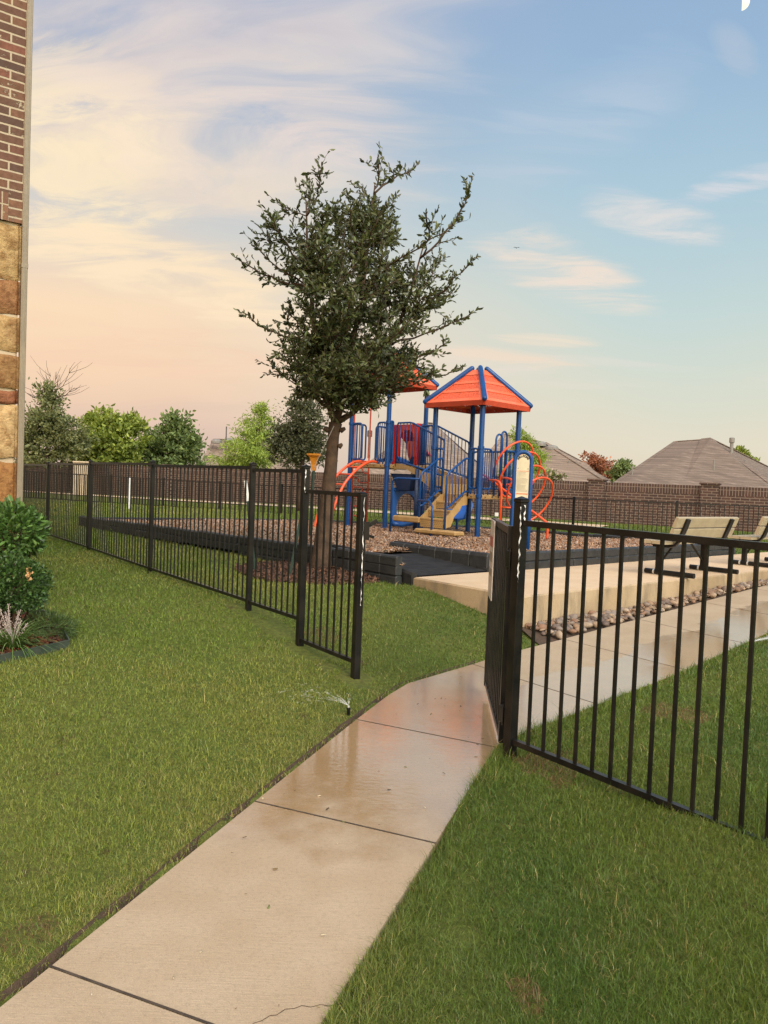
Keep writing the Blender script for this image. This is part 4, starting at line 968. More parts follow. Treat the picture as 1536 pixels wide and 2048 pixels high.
np_mesh('dead_leaves', V, q, mat=M['petal'], tint=np.array([[.55, .33, .16]] * len(V)), parent=sh2)
c3 = at(98, 1240, 6.15); c3.z = g1(c3.x, c3.y) + .08; shrub('spreading_juniper', 'low feathery groundcover spilling over the bed edge', c3, (.20, .10), 2600, .042, [(.08, .13, .035), (.12, .17, .05), (.055, .095, .028)], .13, 10)
def liriope(c, label, n=230, spikes=12):
    t = thing('liriope_plant', label, 'plant', c); V, Q, T = [], [], []
    for i in range(n):
        a = random.uniform(0, 2 * PI); L = random.uniform(.22, .44); up = random.uniform(.5, 1.35); w = .0055
        d = Vector((math.cos(a), math.sin(a), 0)); s = Vector((-d.y, d.x, 0)); p_ = c + d * random.uniform(0, .05); ang = up; b = len(V); N = 6
        for j in range(N + 1):
            ww = w * (1 - (j / N) ** 2 * .9); V += [tuple(p_ - s * ww), tuple(p_ + s * ww)]
            p_ = p_ + (d * math.cos(ang) + Vector((0, 0, math.sin(ang)))) * L / N; ang -= random.uniform(.18, .34)
        for j in range(N): q = b + 2 * j; Q.append((q, q + 1, q + 3, q + 2))
        cc = random.choice([(.10, .17, .04), (.16, .24, .08), (.07, .13, .03)]); T += [cc] * (2 * N + 2)
    np_mesh('strap_leaves', V, Q, mat=M['leaf'], tint=np.array(T), parent=t)
    for i in range(spikes):
        a = random.uniform(0, 2 * PI); h = random.uniform(.22, .36); tip = c + Vector((math.cos(a) * random.uniform(.03, .17), math.sin(a) * random.uniform(.03, .14), h)); st_ = limb(c, tip, .06, 5)
        mb = MB(); mb.tube(st_, .003, 4)
        for j in range(46):
            u = random.uniform(.52, 1); p_ = c.lerp(tip, u) + Vector((random.gauss(0, .007), random.gauss(0, .007), 0)); r_ = random.uniform(.003, .006) * (1.25 - u * .5)
            mb.add([p_ + Vector(v_) * r_ for v_ in ((1, 0, 0), (-1, 0, 0), (0, 1, 0), (0, -1, 0), (0, 0, 1), (0, 0, -1))], [(0, 2, 4), (2, 1, 4), (1, 3, 4), (3, 0, 4), (2, 0, 5), (1, 2, 5), (3, 1, 5), (0, 3, 5)])
        mb.build('flower_spike', M['lilac'], t)
M['lilac'] = paint('lilac_flower', (.44, .375, .32, 1), .7, (.32, .25, .235, 1), 60)
q = gz(24, 1302, .17); liriope(q, 'clump of strap leaves with pale lilac flower spikes in the bed corner')
mb = MB()
e0 = [(-2.72 - 2.0, 5.33 - .72), BED[4], BED[0], BED[1], (-3.6, 7.3)]
for a, b in zip(e0, e0[1:]):
    a, b = Vector(a), Vector(b); za, zb = g1(a.x, a.y), g1(b.x, b.y); mb.bar((a.x, a.y, za + .0), (b.x, b.y, zb + .0), .006, .11)
    mb.bar((a.x, a.y, za + .058), (b.x, b.y, zb + .058), .011, .010)
tag(mb.build('bed_edging', M['edging'], loc=(-2.39, 5.9, .17)), 'dark green metal edging strip round the shrub bed', 'edging')
# ------------------------------------------------------------------ black border timbers and ramp
def timber(a, b, z0, h, w=.11):
    """one moulded border timber: shallow upright grooves along both faces, rounded top edges"""
    a, b = Vector(a), Vector(b); L = (b - a).length; d = (b - a) / L; n = Vector((-d.y, d.x)); mb = MB()
    nb = max(1, round(L / .30)); prof = [(-w / 2, 0), (-w / 2, h * .80), (-w / 2 + .018, h * .965), (-w / 2 + .035, h), (w / 2 - .035, h), (w / 2 - .018, h * .965), (w / 2, h * .80), (w / 2, 0)]
    rows = []
    for i in range(nb):
        s0, s1 = L * i / nb, L * (i + 1) / nb; e = .012
        rows += [(s0 + .001, .80), (s0 + e, 1.0), (s1 - e, 1.0), (s1 - .001, .80)]
    v = []
    for s, k_ in rows:
        for (x, z) in prof:
            q = a + d * s + n * x * (k_ if abs(x) > w / 2 - .03 else 1); v.append((q.x, q.y, z0 + z * (.985 if k_ < 1 else 1)))
    m_ = len(prof); f = []
    for i in range(len(rows) - 1):
        for j in range(m_ - 1): f.append((i * m_ + j, i * m_ + j + 1, (i + 1) * m_ + j + 1, (i + 1) * m_ + j))
    f.append(tuple(range(m_))); f.append(tuple((len(rows) - 1) * m_ + j for j in reversed(range(m_))))
    mb.add(v, f); return mb
TG = 'black border timbers round the playground'
def run(A_, B_, zf, courses, h, L, label, skip0=0, hide_below=0):
    A_, B_ = Vector(A_), Vector(B_); D_ = (B_ - A_); T_ = D_.length; D_.normalize(); 
    for c in range(courses):
        s = 0 if c % 2 == 0 else -L / 2; i = 0
        while s < T_ - .05:
            s0, s1 = max(0, s), min(T_, s + L)
            if s1 - s0 > .12:
                p0, p1 = A_ + D_ * (s0 + .004), A_ + D_ * (s1 - .004); z = zf((s0 + s1) / 2 / T_) - h * (c + 1)
                j = random.uniform(-.006, .006); nn = Vector((-D_.y, D_.x)) * j
                o = timber(p0 + nn, p1 + nn, z + random.uniform(-.003, .003), h).build('border_timber', M['timber'], loc=(p0.x, p0.y, z))
                tag(o, label, 'border timber', TG)
            s += L
FRB = Vector(BR0); RCOR = Vector((6.95, 15.22))
run(FRB, RCOR, lambda t: .645 - .02 * t, 2, .122, 1.22, 'black moulded timber bordering the mulch along the back of the bench pad')
LB0, LB1 = Vector((.22, 9.35)), Vector((-6.7, 17.0))
LBM = LB0.lerp(LB1, .36)
run(LB0, LBM, lambda t: .655 - .047 * t, 3, .118, 1.22, 'black moulded timber in the low stacked wall beside the oak'); run(LBM, LB1, lambda t: .608 - .083 * t, 2, .118, 1.22, 'black moulded timber along the near left side of the mulch bed')
run(RCOR, (4.8, 17.5), lambda t: .60 - .05 * t, 2, .12, 1.22, 'black moulded timber on the far right side of the mulch bed')
for a, b, z0, z1 in (((4.8, 17.5), (2.1, 20.0), .55, .49), ((2.1, 20.0), (-2.0, 20.5), .49, .46), ((-2.0, 20.5), (-6.7, 17.0), .46, .50)):
    run(a, b, lambda t, z0=z0, z1=z1: z0 + (z1 - z0) * t, 2, .12, 1.22, 'black moulded timber along the far edge of the mulch bed')
# ramp from the pad into the mulch
rm = thing('access_ramp', 'black moulded access ramp leading from the concrete pad into the mulch', 'ramp', (.9, 10.1, .4))
RA, RB_ = PAD0 + PN * PADW - PD * .02, FRB - PD * .10
rdir = PN; mb = MB(); q = []
for i in range(15):
    t = i / 14; c0 = RA + rdir * (1.35 * t) + PD * .10; c1_ = RB_ + rdir * (1.35 * t); z = PADZ + .012 + .11 * t; w_ = .012 if i % 2 else 0
    q += [(c0.x, c0.y, z + w_), (c1_.x, c1_.y, z + w_)]
mb.add(q, [(2 * i, 2 * i + 1, 2 * i + 3, 2 * i + 2) for i in range(14)])
v = len(q); mb.build('ramp_plate', M['ramp'], rm)
for P0 in (RA + PD * .03, RB_ + PD * .06):
    mb = MB(); pr = []
    e = P0 + rdir * 1.9; side = PD * .05
    for i in range(13):
        t = i / 12; c = P0 + rdir * (1.9 * t if P0 is not None else 0); top = .50 + (.16 * min(1, t * 2.2)) if False else PADZ + .055 + .20 * min(1, t * 1.4)
        for sg, zz_ in ((-1, PADZ - .15), (-1, top - .03), (-.6, top), (.6, top), (1, top - .03), (1, PADZ - .15)): pr.append((c.x + side.x * sg, c.y + side.y * sg, zz_))
    mb.add(pr, [(i * 6 + j, i * 6 + j + 1, i * 6 + j + 7, i * 6 + j + 6) for i in range(12) for j in range(5)] + [(0, 1, 2, 3, 4, 5), tuple(72 + j for j in (5, 4, 3, 2, 1, 0))])
    mb.build('side_curb', M['ramp'], rm)
# the deeper curb that closes the border beside the ramp
cb = timber(FRB - PD * .02 + PN * .02, FRB - PD * .02 + PN * 1.9 - PD * .1, .42, .225, .12); cb.build('border_return', M['timber'], rm)

# ------------------------------------------------------------------ river rocks along the foot of the pad
rock_me = []
for kx in range(7):
    mb = MB(); n = 10; m_ = 7; r_ = random.Random(kx); ph = [r_.uniform(0, 6) for _ in range(6)]; v = []
    for i in range(m_ + 1):
        for j in range(n):
            a, b = PI * i / m_, 2 * PI * j / n
            p_ = Vector((math.sin(a) * math.cos(b), math.sin(a) * math.sin(b), math.cos(a))); q_ = 1 + .13 * math.sin(2.2 * p_.x + ph[0]) + .11 * math.sin(3.1 * p_.y + ph[1]) + .09 * math.sin(4 * p_.z + 2 * p_.x + ph[2])
            v.append(p_ * q_)
    mb.add(v, [(i * n + j, (i + 1) * n + j, (i + 1) * n + (j + 1) % n, i * n + (j + 1) % n) for i in range(m_) for j in range(n)])
    o = mb.build('river_rock', None, smooth=True); rock_me.append(o.data); o.data.materials.clear(); bpy.data.objects.remove(o)
RC = [(.33, .21, .125), (.26, .16, .10), (.40, .28, .18), (.21, .155, .12), (.31, .175, .105), (.16, .115, .09), (.44, .34, .24), (.27, .215, .175)]
rock_m = []
for i, c in enumerate(RC): c = tuple(q * .78 for q in c); rock_m.append(paint('river_rock_tone', c + (1,), .75, tuple(q * .7 for q in c) + (1,), 14, .4, 50))
rk = 0; rest = MB(); rest_c = []
cand = []
for i in range(900):
    u = random.random() ** 1.1; s = .03 + u * 8.2; foot = PAD0 + PD * s; nrm = -PN
    den = nrm.x * -BFD.y + nrm.y * BFD.x; dist = ((BF0 - foot).x * -BFD.y + (BF0 - foot).y * BFD.x) / den
    if dist < .10: continue
    sz = random.uniform(.026, .046) if random.random() < .8 else random.uniform(.046, .062)
    w = random.uniform(.03, max(.05, dist - .02)); q = foot + nrm * w
    if any((q - c[0]).length < (sz + c[1]) * .62 for c in cand): continue
    cand.append((q, sz, w, dist))
cand.sort(key=lambda c: -c[1] / c[0].length)
for i, (q, sz, w, dist) in enumerate(cand):
    gq = max(g1(q.x, q.y), branch_z(q.x, q.y) - .05); lay = .03 + random.random() * .035 * (1 if w < dist * .7 else .3)
    loc = Vector((q.x, q.y, gq + sz * .3 + lay)); rot = (random.gauss(0, .3), random.gauss(0, .3), random.uniform(0, 6.28)); scl = Vector((sz * random.uniform(.95, 1.4), sz * random.uniform(.7, 1.0), sz * random.uniform(.5, .8))); me = rock_me[random.randrange(7)]; mi = random.randrange(len(rock_m))
    if i < 290:
        o = bpy.data.objects.new('river_rock', me); COL.objects.link(o)
        if not me.materials: me.materials.append(rock_m[0])
        o.material_slots[0].link = 'OBJECT'; o.material_slots[0].material = rock_m[mi]
        o.location = loc; o.rotation_euler = rot; o.scale = scl
        tag(o, 'rounded brown river rock in the drainage strip between the concrete pad and the path', 'rock', 'river rocks beside the concrete pad'); rk += 1
    else:
        from mathutils import Euler
        mtx = Matrix.LocRotScale(loc, Euler(rot), scl); rest.add([mtx @ v_.co for v_ in me.vertices], [tuple(p_.vertices) for p_ in me.polygons], mi)
if rest.v: tag(rest.build('river_rocks', rock_m, smooth=True), 'smaller river rocks filling the far end of the drainage strip', kind='stuff')
print('rocks', rk)
mb = MB(); v = []
for i in range(40):
    s = -.02 + i * .22; a = PAD0 + PD * s; b = BF0 + BFD * (s * 1.0 - .02); v += [(a.x, a.y, max(g1(a.x, a.y), branch_z(a.x, a.y) - .05) + .035), (b.x, b.y, max(g1(b.x, b.y), branch_z(b.x, b.y) - .05) - .0)]
mb.add(v, [(2 * i, 2 * i + 1, 2 * i + 3, 2 * i + 2) for i in range(39)])
tag(mb.build('drainage_bed', M['dirt'], smooth=True), kind='structure')
tag(chips('drainage_gravel', 5200, lambda n: (lambda s, w: (PAD0.x + PD.x * s - PN.x * w, PAD0.y + PD.y * s - PN.y * w, np.maximum(ground(PAD0.x + PD.x * s - PN.x * w, PAD0.y + PD.y * s - PN.y * w), .034 * ((PAD0.x + PD.x * s - PN.x * w - 1.64) * .69 + (PAD0.y + PD.y * s - PN.y * w - 7.6) * .72) - .05) + .035))(RNG.uniform(.05, 8, n), RNG.uniform(.02, .22, n) * RNG.random(n) ** .5),
  .035, [(.30, .21, .14), (.22, .16, .11), (.40, .31, .22), (.16, .11, .08)]), 'small brown gravel filling between the river rocks', kind='stuff')

# ------------------------------------------------------------------ benches
def make_bench(label, p0, p1):
    c = (p0 + p1) / 2; d = (p1 - p0); sp_ = d.length; t = thing('park_bench', label, 'bench', (c.x, c.y, PADZ + .002), 'tan and black benches on the concrete pad', math.atan2(d.y, d.x), local=True)
    L = sp_ / 2 + .24                     # local x along, local y toward the playground
    def plank(y, z, w, th, tilt, n):
        mb = MB(); ct, s_ = math.cos(tilt), math.sin(tilt); rows = []
        pr = [(-w / 2, -th / 2), (-w / 2, th / 2 - .006), (-w / 2 + .007, th / 2)]
        m_ = 6
        for i in range(m_):
            a = -w / 2 + .012 + (w - .024) * i / m_; b = -w / 2 + .012 + (w - .024) * (i + 1) / m_; pr += [(a + .003, th / 2), (b - .004, th / 2), (b, th / 2 - .004)]
        pr += [(w / 2 - .006, th / 2), (w / 2, th / 2 - .006), (w / 2, -th / 2)]
        v = []
        for x in (-L, L):
            for (a, b) in pr: v.append((x, y + a * ct - b * s_, z + a * s_ + b * ct))
        k_ = len(pr); mb.add(v, [(i, (i + 1) % k_, k_ + (i + 1) % k_, k_ + i) for i in range(k_)] + [tuple(reversed(range(k_))), tuple(range(k_, 2 * k_))]); return mb
    for y in (-.085, .11): plank(y, .465, .185, .045, 0, 0).build('seat_plank', M['bench_tan'], t)
    for (y, z) in ((-.262, .60), (-.320, .755)): plank(y, z, .148, .045, math.radians(111), 0).build('backrest_plank', M['bench_tan'], t)
    for sx in (-1, 1):
        x = sx * sp_ / 2
        mb = MB(); mb.tube([(x, .23, .04), (x, -.50, .04)], .036, 12); mb.build('foot', M['black'], t, smooth='auto')
        for y in (-.04, .09): mb = MB(); mb.tube([(x, y - .012, .04), (x, y + .012, .04)], .0395, 12); mb.build('clamp', M['galv'], t)
        mb = MB(); mb.box((x, .03, .235), (.06, .075, .36), 0, bev=.008); mb.build('leg', M['black'], t)
        mb = MB(); mb.box((x, .03, .428), (.07, .40, .022), 0, bev=.005)
        pr = [(x, .12, .405), (x, -.02, .405), (x, -.12, .408), (x, -.20, .43), (x, -.255, .49), (x, -.285, .56), (x, -.33, .67), (x, -.375, .80)]
        for a, b in zip(pr[:5], pr[1:5]): mb.bar(a, b, .055, .034, up=(0, .5, 1))
        for a, b in zip(pr[4:], pr[5:]): mb.bar(a, b, .095, .034, up=(0, .5, 1))
        mb.build('back_bracket', M['black'], t)
        mb = MB(); mb.bar((x - sx * .01, .03, .14), (x - sx * .40, .03, .425), .03, .012); mb.build('brace', M['black'], t)
    return t
b0, b1 = gz(1320, 1150, PADZ), gz(1409, 1142, PADZ); bv = gz(1491, 1131, PADZ)
b0, b1, bv = [Vector((q.x, q.y)) for q in (b0, b1, bv)]
make_bench('tan plank bench with black legs, wholly in view behind the right-hand fence', b0, b1)
dl = (b1 - b0); make_bench('tan plank bench cut off by the right edge of the photo', bv, bv + dl)

# ------------------------------------------------------------------ welcome sign
sc = at(1038, 1105, 12.2); sc.z = float(mulch_z(np.array([sc.x]), np.array([sc.y]))[0])
ws = thing('welcome_sign', 'blue arched playground sign with a cream WELCOME panel', 'sign', sc)
SW, SH = .130, 1.56; yaw = math.radians(-8)
def sg(x, z, y=0.0): return Vector((sc.x + x * math.cos(yaw) - y * math.sin(yaw), sc.y + x * math.sin(yaw) + y * math.cos(yaw), sc.z + z))
arc = [sg(-SW, -.1), sg(-SW, .4), sg(-SW, SH - SW)] + [sg(-SW * math.cos(a), SH - SW + SW * math.sin(a) * 1.08) for a in np.linspace(.2, PI - .2, 12)] + [sg(SW, SH - SW), sg(SW, .4), sg(SW, -.1)]
MB().tube(arc, .033, 12).build('frame', M['blue'], ws, smooth=True)
pw = SW - .028; outline = [(-pw, .80), (pw, .80), (pw, SH - SW)] + [(pw * math.cos(a), SH - SW + pw * math.sin(a)) for a in np.linspace(.15, PI - .15, 14)] + [(-pw, SH - SW)]
mb = MB(); n = len(outline); mb.add([sg(x, z, -.012) for x, z in outline] + [sg(x, z, .012) for x, z in outline], [tuple(range(n)), tuple(range(2 * n - 1, n - 1, -1))] + [(i, n + i, n + (i + 1) % n, (i + 1) % n) for i in range(n)])
pn = mb.build('panel', M['sign_cream'], ws)
def glyph(ch, size):
    cu = bpy.data.curves.new('glyph', 'FONT'); cu.body = ch; cu.size = size; cu.align_x = 'CENTER'; cu.extrude = .0; cu.offset = .0035 * size / .05
    o = bpy.data.objects.new('glyph', cu); COL.objects.link(o); bpy.context.view_layer.update()
    me = o.evaluated_get(bpy.context.evaluated_depsgraph_get()).to_mesh(); r_ = ([v_.co.copy() for v_ in me.vertices], [tuple(p_.vertices) for p_ in me.polygons])
    bpy.data.objects.remove(o); bpy.data.curves.remove(cu); return r_
mb = MB(); word = 'WELCOME'; ra = pw * .72
for i, ch in enumerate(word):
    a = math.radians(90 + 58 - 116 * i / 6); vs, fs = glyph(ch, .042); ca, sa = math.cos(a - PI / 2), math.sin(a - PI / 2)
    mb.add([sg(ra * math.cos(a) + v_.x * ca - v_.y * sa, SH - SW - .012 + ra * math.sin(a) + v_.x * sa + v_.y * ca, -.0145) for v_ in vs], fs)
mb.build('lettering', M['sign_ink'], pn)
mb = MB()
for (x, z, r_) in ((0, SH - .045, .009), (-.075, SH - .25, .007), (.078, SH - .255, .007)):
    mb.add([sg(x + r_ * math.cos(a), z + r_ * math.sin(a), -.0145) for a in np.linspace(0, 2 * PI, 9)[:-1]], [tuple(range(8))])
mb.build('emblem_dots', M['sign_ink'], pn)
mb = MB(); zq = SH - .315; r_ = random.Random(4)
for i in range(17):
    w_ = pw * r_.uniform(.62, .86) * (1 if i not in (4, 10) else .4); h_ = .0035
    mb.add([sg(-pw * .84, zq, -.0145), sg(-pw * .84 + 2 * w_, zq, -.0145), sg(-pw * .84 + 2 * w_, zq + h_, -.0145), sg(-pw * .84, zq + h_, -.0145)], [(0, 1, 2, 3)]); zq -= .0185
mb.build('small_print', M['sign_grey'], pn)
mb = MB()
for z, h_ in ((SH - .295, .007), (SH - .66, .016)): mb.add([sg(-pw * .88, z, -.0146), sg(pw * .9, z, -.0146), sg(pw * .9, z + h_, -.0146), sg(-pw * .88, z + h_, -.0146)], [(0, 1, 2, 3)])
mb.build('orange_rule', M['sign_orange'], pn)
# ------------------------------------------------------------------ ball funnel on a post
fb = at(620, 1075, 13.6); fb.z = .45
ft = thing('toy_funnel', 'yellow-orange square funnel on a post behind the fence', 'play funnel', fb)
tp = at(621, 907, 13.6).z - fb.z
MB().tube([fb, fb + Vector((0.02, 0, tp - .20))], .03, 10).build('post', M['stake'], ft, smooth='auto')
mb = MB(); c0 = fb + Vector((.02, 0, 0)); pts = []
for (h_, z) in ((.040, tp - .30), (.045, tp - .19), (.07, tp - .07), (.115, tp - .03), (.118, tp), (.09, tp), (.05, tp - .06)):
    for (a, b) in ((-1, -1), (1, -1), (1, 1), (-1, 1)): pts.append(c0 + Vector((a * h_, b * h_, z)))
mb.add(pts, [(i * 4 + j, i * 4 + (j + 1) % 4, i * 4 + 4 + (j + 1) % 4, i * 4 + 4 + j) for i in range(6) for j in range(4)] + [(24, 25, 26, 27)]); mb.build('hopper', M['yellow_orange'], ft)
# ------------------------------------------------------------------ lawn sprinklers
spm, k, p, pos, obj = newmat('water_spray'); tr = k.new('ShaderNodeBsdfTransparent'); df = k.new('ShaderNodeBsdfDiffuse'); df.inputs['Color'].default_value = (.9, .92, .95, 1)
mx_ = k.new('ShaderNodeMixShader'); mx_.inputs[0].default_value = .16; k.l.new(tr.outputs[0], mx_.inputs[1]); k.l.new(df.outputs[0], mx_.inputs[2]); k.l.new(mx_.outputs[0], k.n['Material Output'].inputs[0])
def sprinkler(c, label, lab2, jets):
    t = thing('sprinkler_head', label, 'sprinkler', c)
    mb = MB(); mb.lathe(c, [(.011, -.05), (.011, .012), (.014, .015), (.014, .023), (.007, .027)], 12); mb.build('body', M['black'], t)
    mb = MB(); mb.lathe(c, [(.007, .027), (.008, .036), (.004, .039)], 10); mb.build('nozzle', M['galv'], t)
    mb = MB(); o = c + Vector((0, 0, .04))
    for (a0, a1, el0, el1, ln, n) in jets:
        for i in range(n):
            a = random.uniform(a0, a1); el = random.uniform(el0, el1); sp_ = random.uniform(.6, 1) * ln; d_ = Vector((math.cos(a) * math.cos(el), math.sin(a) * math.cos(el), math.sin(el))); t0 = random.random() ** 1.5 * .9
            dl_ = random.uniform(.02, .07) if t0 > .25 else random.uniform(.04, .10); p_ = o + d_ * sp_ * t0 - Vector((0, 0, .55 * sp_ * t0 * t0)); q_ = o + d_ * sp_ * (t0 + dl_) - Vector((0, 0, .55 * sp_ * (t0 + dl_) ** 2))
            w_ = .0010 + .0008 * t0; mb.tube([p_, p_.lerp(q_, .5), q_], [w_ * .5, w_, w_ * .4], 3)
    o = mb.build('water_spray', spm, loc=tuple(c)); tag(o, lab2, kind='stuff')
p1 = gz(697, 1423, .02); sprinkler(p1, 'small black sprinkler head spraying over the left lawn beside the path', 'thin fan of sprinkler water over the left lawn', [(PI * .75, PI * 1.0, .25, .6, .75, 110), (PI * .35, PI * .75, .8, 1.35, .26, 40), (PI * .85, PI * 1.2, .5, .9, .3, 30)])
p2 = gz(1504, 1292, .09); sprinkler(p2, 'small black sprinkler head spraying beyond the right-hand fence', 'thin jet of sprinkler water crossing the right-hand lawn', [(-.15, .3, .28, .42, 1.6, 220), (-.5, .6, .2, .7, .9, 60)])

# ------------------------------------------------------------------ brick boundary wall, back fence, stone pier
M['wallbrick'] = bricks('wall_brick', [(.080, .047, .038, 1), (.058, .038, .033, 1), (.106, .060, .046, 1), (.07, .045, .04, 1)], (.25, .195, .155, 1), .252, .0805, .0085, bump=.5)
M['wallsoldier'] = bricks('wall_soldier_brick', [(.080, .047, .038, 1), (.058, .038, .033, 1), (.11, .060, .046, 1)], (.25, .195, .155, 1), .0805, .30, .0085, offset=0, bump=.5)
W0 = Vector((11.0, 22.0)); WD = Vector((-12.2, 6.5)).normalized(); wrz = math.atan2(WD.y, WD.x)
wt = thing('brick_wall', 'long brown brick boundary wall with pilasters behind the playground', 'wall', (W0.x, W0.y, .2), rotz=wrz, local=True)
WT = 1.60                                              # top, above the thing's base at .2
def wb(name, x0, x1, y0, y1, z0, z1, mat, bev=0):
    mb = MB(); mb.box(((x0 + x1) / 2, (y0 + y1) / 2, (z0 + z1) / 2), (x1 - x0, y1 - y0, z1 - z0), 0, bev=bev); return mb.build(name, mat, wt)
wb('wall_body', -14, 42, 0, .2, -.6, WT - .26, M['wallbrick']); wb('soldier_course', -14, 42, -.004, .204, WT - .26, WT - .0, M['wallsoldier'])
mb = MB()
pil = [-9.5, -6.4, -3.3, 1.58, 4.86, 8.0, 11.0, 13.55, 16.6, 19.7, 22.8, 25.9, 29.0, 32.1]
for x in pil:
    a = wb('pilaster', x - .24, x + .24, -.10, .3, -.6, WT + .035, M['wallbrick'])
    a2 = MB(); a2.box((x, .1, WT + .07), (.56, .48, .07), 0, bev=.008); a2.build('pilaster_cap', M['wallbrick'], a)
cq = at(164, 945, 33.0); pr_ = thing('stone_pier', 'pale cast-stone gate pier with a stepped cap at the far left wall', 'pier', (cq.x, cq.y, .4))
mb = MB(); mb.box((cq.x, cq.y, 1.05), (.62, .62, 1.4), .3, bev=.01); mb.build('shaft', M['column'], pr_)
mb = MB(); mb.box((cq.x, cq.y, 1.78), (.68, .68, .08), .3, bev=.015); mb.box((cq.x, cq.y, 1.86), (.72, .72, .07), .3, bev=.02); mb.build('cap', M['column'], pr_)
bf = thing('iron_fence', 'distant low black iron fence between the mulch bed and the brick wall', 'fence', (4.8, 19.9, .45))
BF = [Vector(q) for q in ((12.5, 18.9), (4.9, 19.9), (2.0, 21.5), (-3.0, 22.4), (-11.0, 26.2), (-17, 28.6))]
def bz(q): return 1.30 if q.x > -4 else 1.30 + (-4 - q.x) * .012
for a, b in zip(BF, BF[1:]):
    L = (b - a).length; npan = max(1, round(L / 2.45))
    for i in range(npan):
        p_, q_ = a.lerp(b, i / npan), a.lerp(b, (i + 1) / npan); n = max(2, round((q_ - p_).length / .115)); za, zb = bz(p_), bz(q_); lo = .44 if p_.x > -4 else .5
        o = post_mb(Vector((p_.x, p_.y, 0)), za + .05, .06, math.atan2((b - a).y, (b - a).x)).build('post', M['black'], bf)
        mb = MB(); mb.bar((p_.x, p_.y, za), (q_.x, q_.y, zb), .03, .03); mb.bar((p_.x, p_.y, lo), (q_.x, q_.y, lo), .03, .03)
        for j in range(1, n):
            c = p_.lerp(q_, j / n); mb.bar((c.x, c.y, lo), (c.x, c.y, za + (zb - za) * j / n), .017, .017, up=(1, 0, 0))
        mb.build('fence_panel', M['black'], bf)
# white marker post on the far lawn
wp = at(258, 1010, 22.5); t = thing('marker_post', 'thin white marker post standing on the far lawn', 'post', wp)
mb = MB(); mb.box((wp.x, wp.y, (g1(wp.x, wp.y) + at(258, 958, 22.5).z) / 2), (.045, .045, at(258, 958, 22.5).z - g1(wp.x, wp.y) + .05), .3, bev=.006); mb.build('shaft', M['white_paint'], t)
mb = MB(); mb.lathe((wp.x, wp.y, at(258, 958, 22.5).z), [(.028, 0), (.028, .02), (.01, .035)], 8); mb.build('cap', M['white_paint'], t)
# far walk in front of the wall
mb = MB(); v = []
for i in range(30):
    s = 4 + i * 1.1; a = W0 + WD * s + Vector((-WD.y, WD.x)) * 2.2; b = a + Vector((-WD.y, WD.x)) * 1.1; v += [(a.x, a.y, g1(a.x, a.y) + .03), (b.x, b.y, g1(b.x, b.y) + .03)]
mb.add(v, [(2 * i, 2 * i + 1, 2 * i + 3, 2 * i + 2) for i in range(29)]); tag(mb.build('far_path', M['pad']), kind='structure')

# ------------------------------------------------------------------ houses beyond the wall
def shingles(name, c):
    m, k, p, pos, obj = newmat(name); sp = k.new('ShaderNodeSeparateXYZ'); k.l.new(obj, sp.inputs[0])
    cb_ = k.new('ShaderNodeCombineXYZ'); k.l.new(k.math('ADD', sp.outputs[0], sp.outputs[1]), cb_.inputs[0]); k.l.new(sp.outputs[2], cb_.inputs[1])
    b = k.new('ShaderNodeTexBrick'); k.l.new(cb_.outputs[0], b.inputs['Vector']); b.inputs['Scale'].default_value = 1; b.inputs['Brick Width'].default_value = .24; b.inputs['Row Height'].default_value = .12; b.inputs['Mortar Size'].default_value = .008; b.inputs['Bias'].default_value = 0
    b.inputs['Color1'].default_value = c; b.inputs['Color2'].default_value = tuple(q * .58 for q in c[:3]) + (1,); b.inputs['Mortar'].default_value = tuple(q * .42 for q in c[:3]) + (1,)
    col = k.mix(k.math('MULTIPLY', k.rng(k.noise(pos, 5.5, 6, .75), .38, .62), .55), b.outputs['Color'], tuple(q * .66 for q in c[:3]) + (1,))
    k.put(p.inputs['Base Color'], col); p.inputs['Roughness'].default_value = .95; p.inputs['Specular IOR Level'].default_value = .15
    k.put(p.inputs['Normal'], k.bump(b.outputs['Fac'], .5, .02)); return m
M['roofA'] = shingles('weathered_brown_shingles', (.225, .175, .14, 1)); M['roofB'] = shingles('tan_brown_shingles', (.29, .225, .175, 1))
def house(name, label, ridge, eaves, base_z, mat, wallmat='wallbrick', extra=(), yaw=0):
    """ridge: two points (px,py,d); eaves: the roof's foot corners (px,py,d), front-left, front-right, back-right, back-left"""
    R_ = [at(*q) for q in ridge]; E = [at(*q) for q in eaves]
    c = sum(E, Vector((0, 0, 0))) / 4; t = thing(name, label, 'house', (c.x, c.y, base_z))
    mb = MB(); n = 12
    faces = [(E[0], E[1], R_[1], R_[0]), (E[1], E[2], R_[1], R_[1]), (E[2], E[3], R_[0], R_[1]), (E[3], E[0], R_[0], R_[0])]
    for q in faces:
        if q[2] == q[3]: mb.add(q[:3], [(0, 1, 2)])
        else: mb.add(q, [(0, 1, 2, 3)])
    mb.add([q - Vector((0, 0, .02)) for q in E], [(3, 2, 1, 0)])
    rf_ = mb.build('roof', mat, t)
    hb = MB()
    for a, b in ((E[0], R_[0]), (E[1], R_[1]), (E[2], R_[1]), (E[3], R_[0]), (R_[0], R_[1])):
        if (a - b).length > .1: hb.bar(a + Vector((0, 0, .0)), b + Vector((0, 0, .0)), .24, .04)
    hb.build('ridge_tiles', mat, rf_)
    wl = MB(); inn = [c + (q - c) * .93 for q in E]; wl.prism([(q.x, q.y, q.z - .05) for q in inn], base_z, 0); wl.build('wall', M[wallmat], t)
    for i in range(4):
        a, b = E[i], E[(i + 1) % 4]; fb_ = MB(); fb_.bar(a - Vector((0, 0, .1)), b - Vector((0, 0, .1)), .05, .18); fb_.build('fascia', M['downspout'], rf_)
    return t, rf_
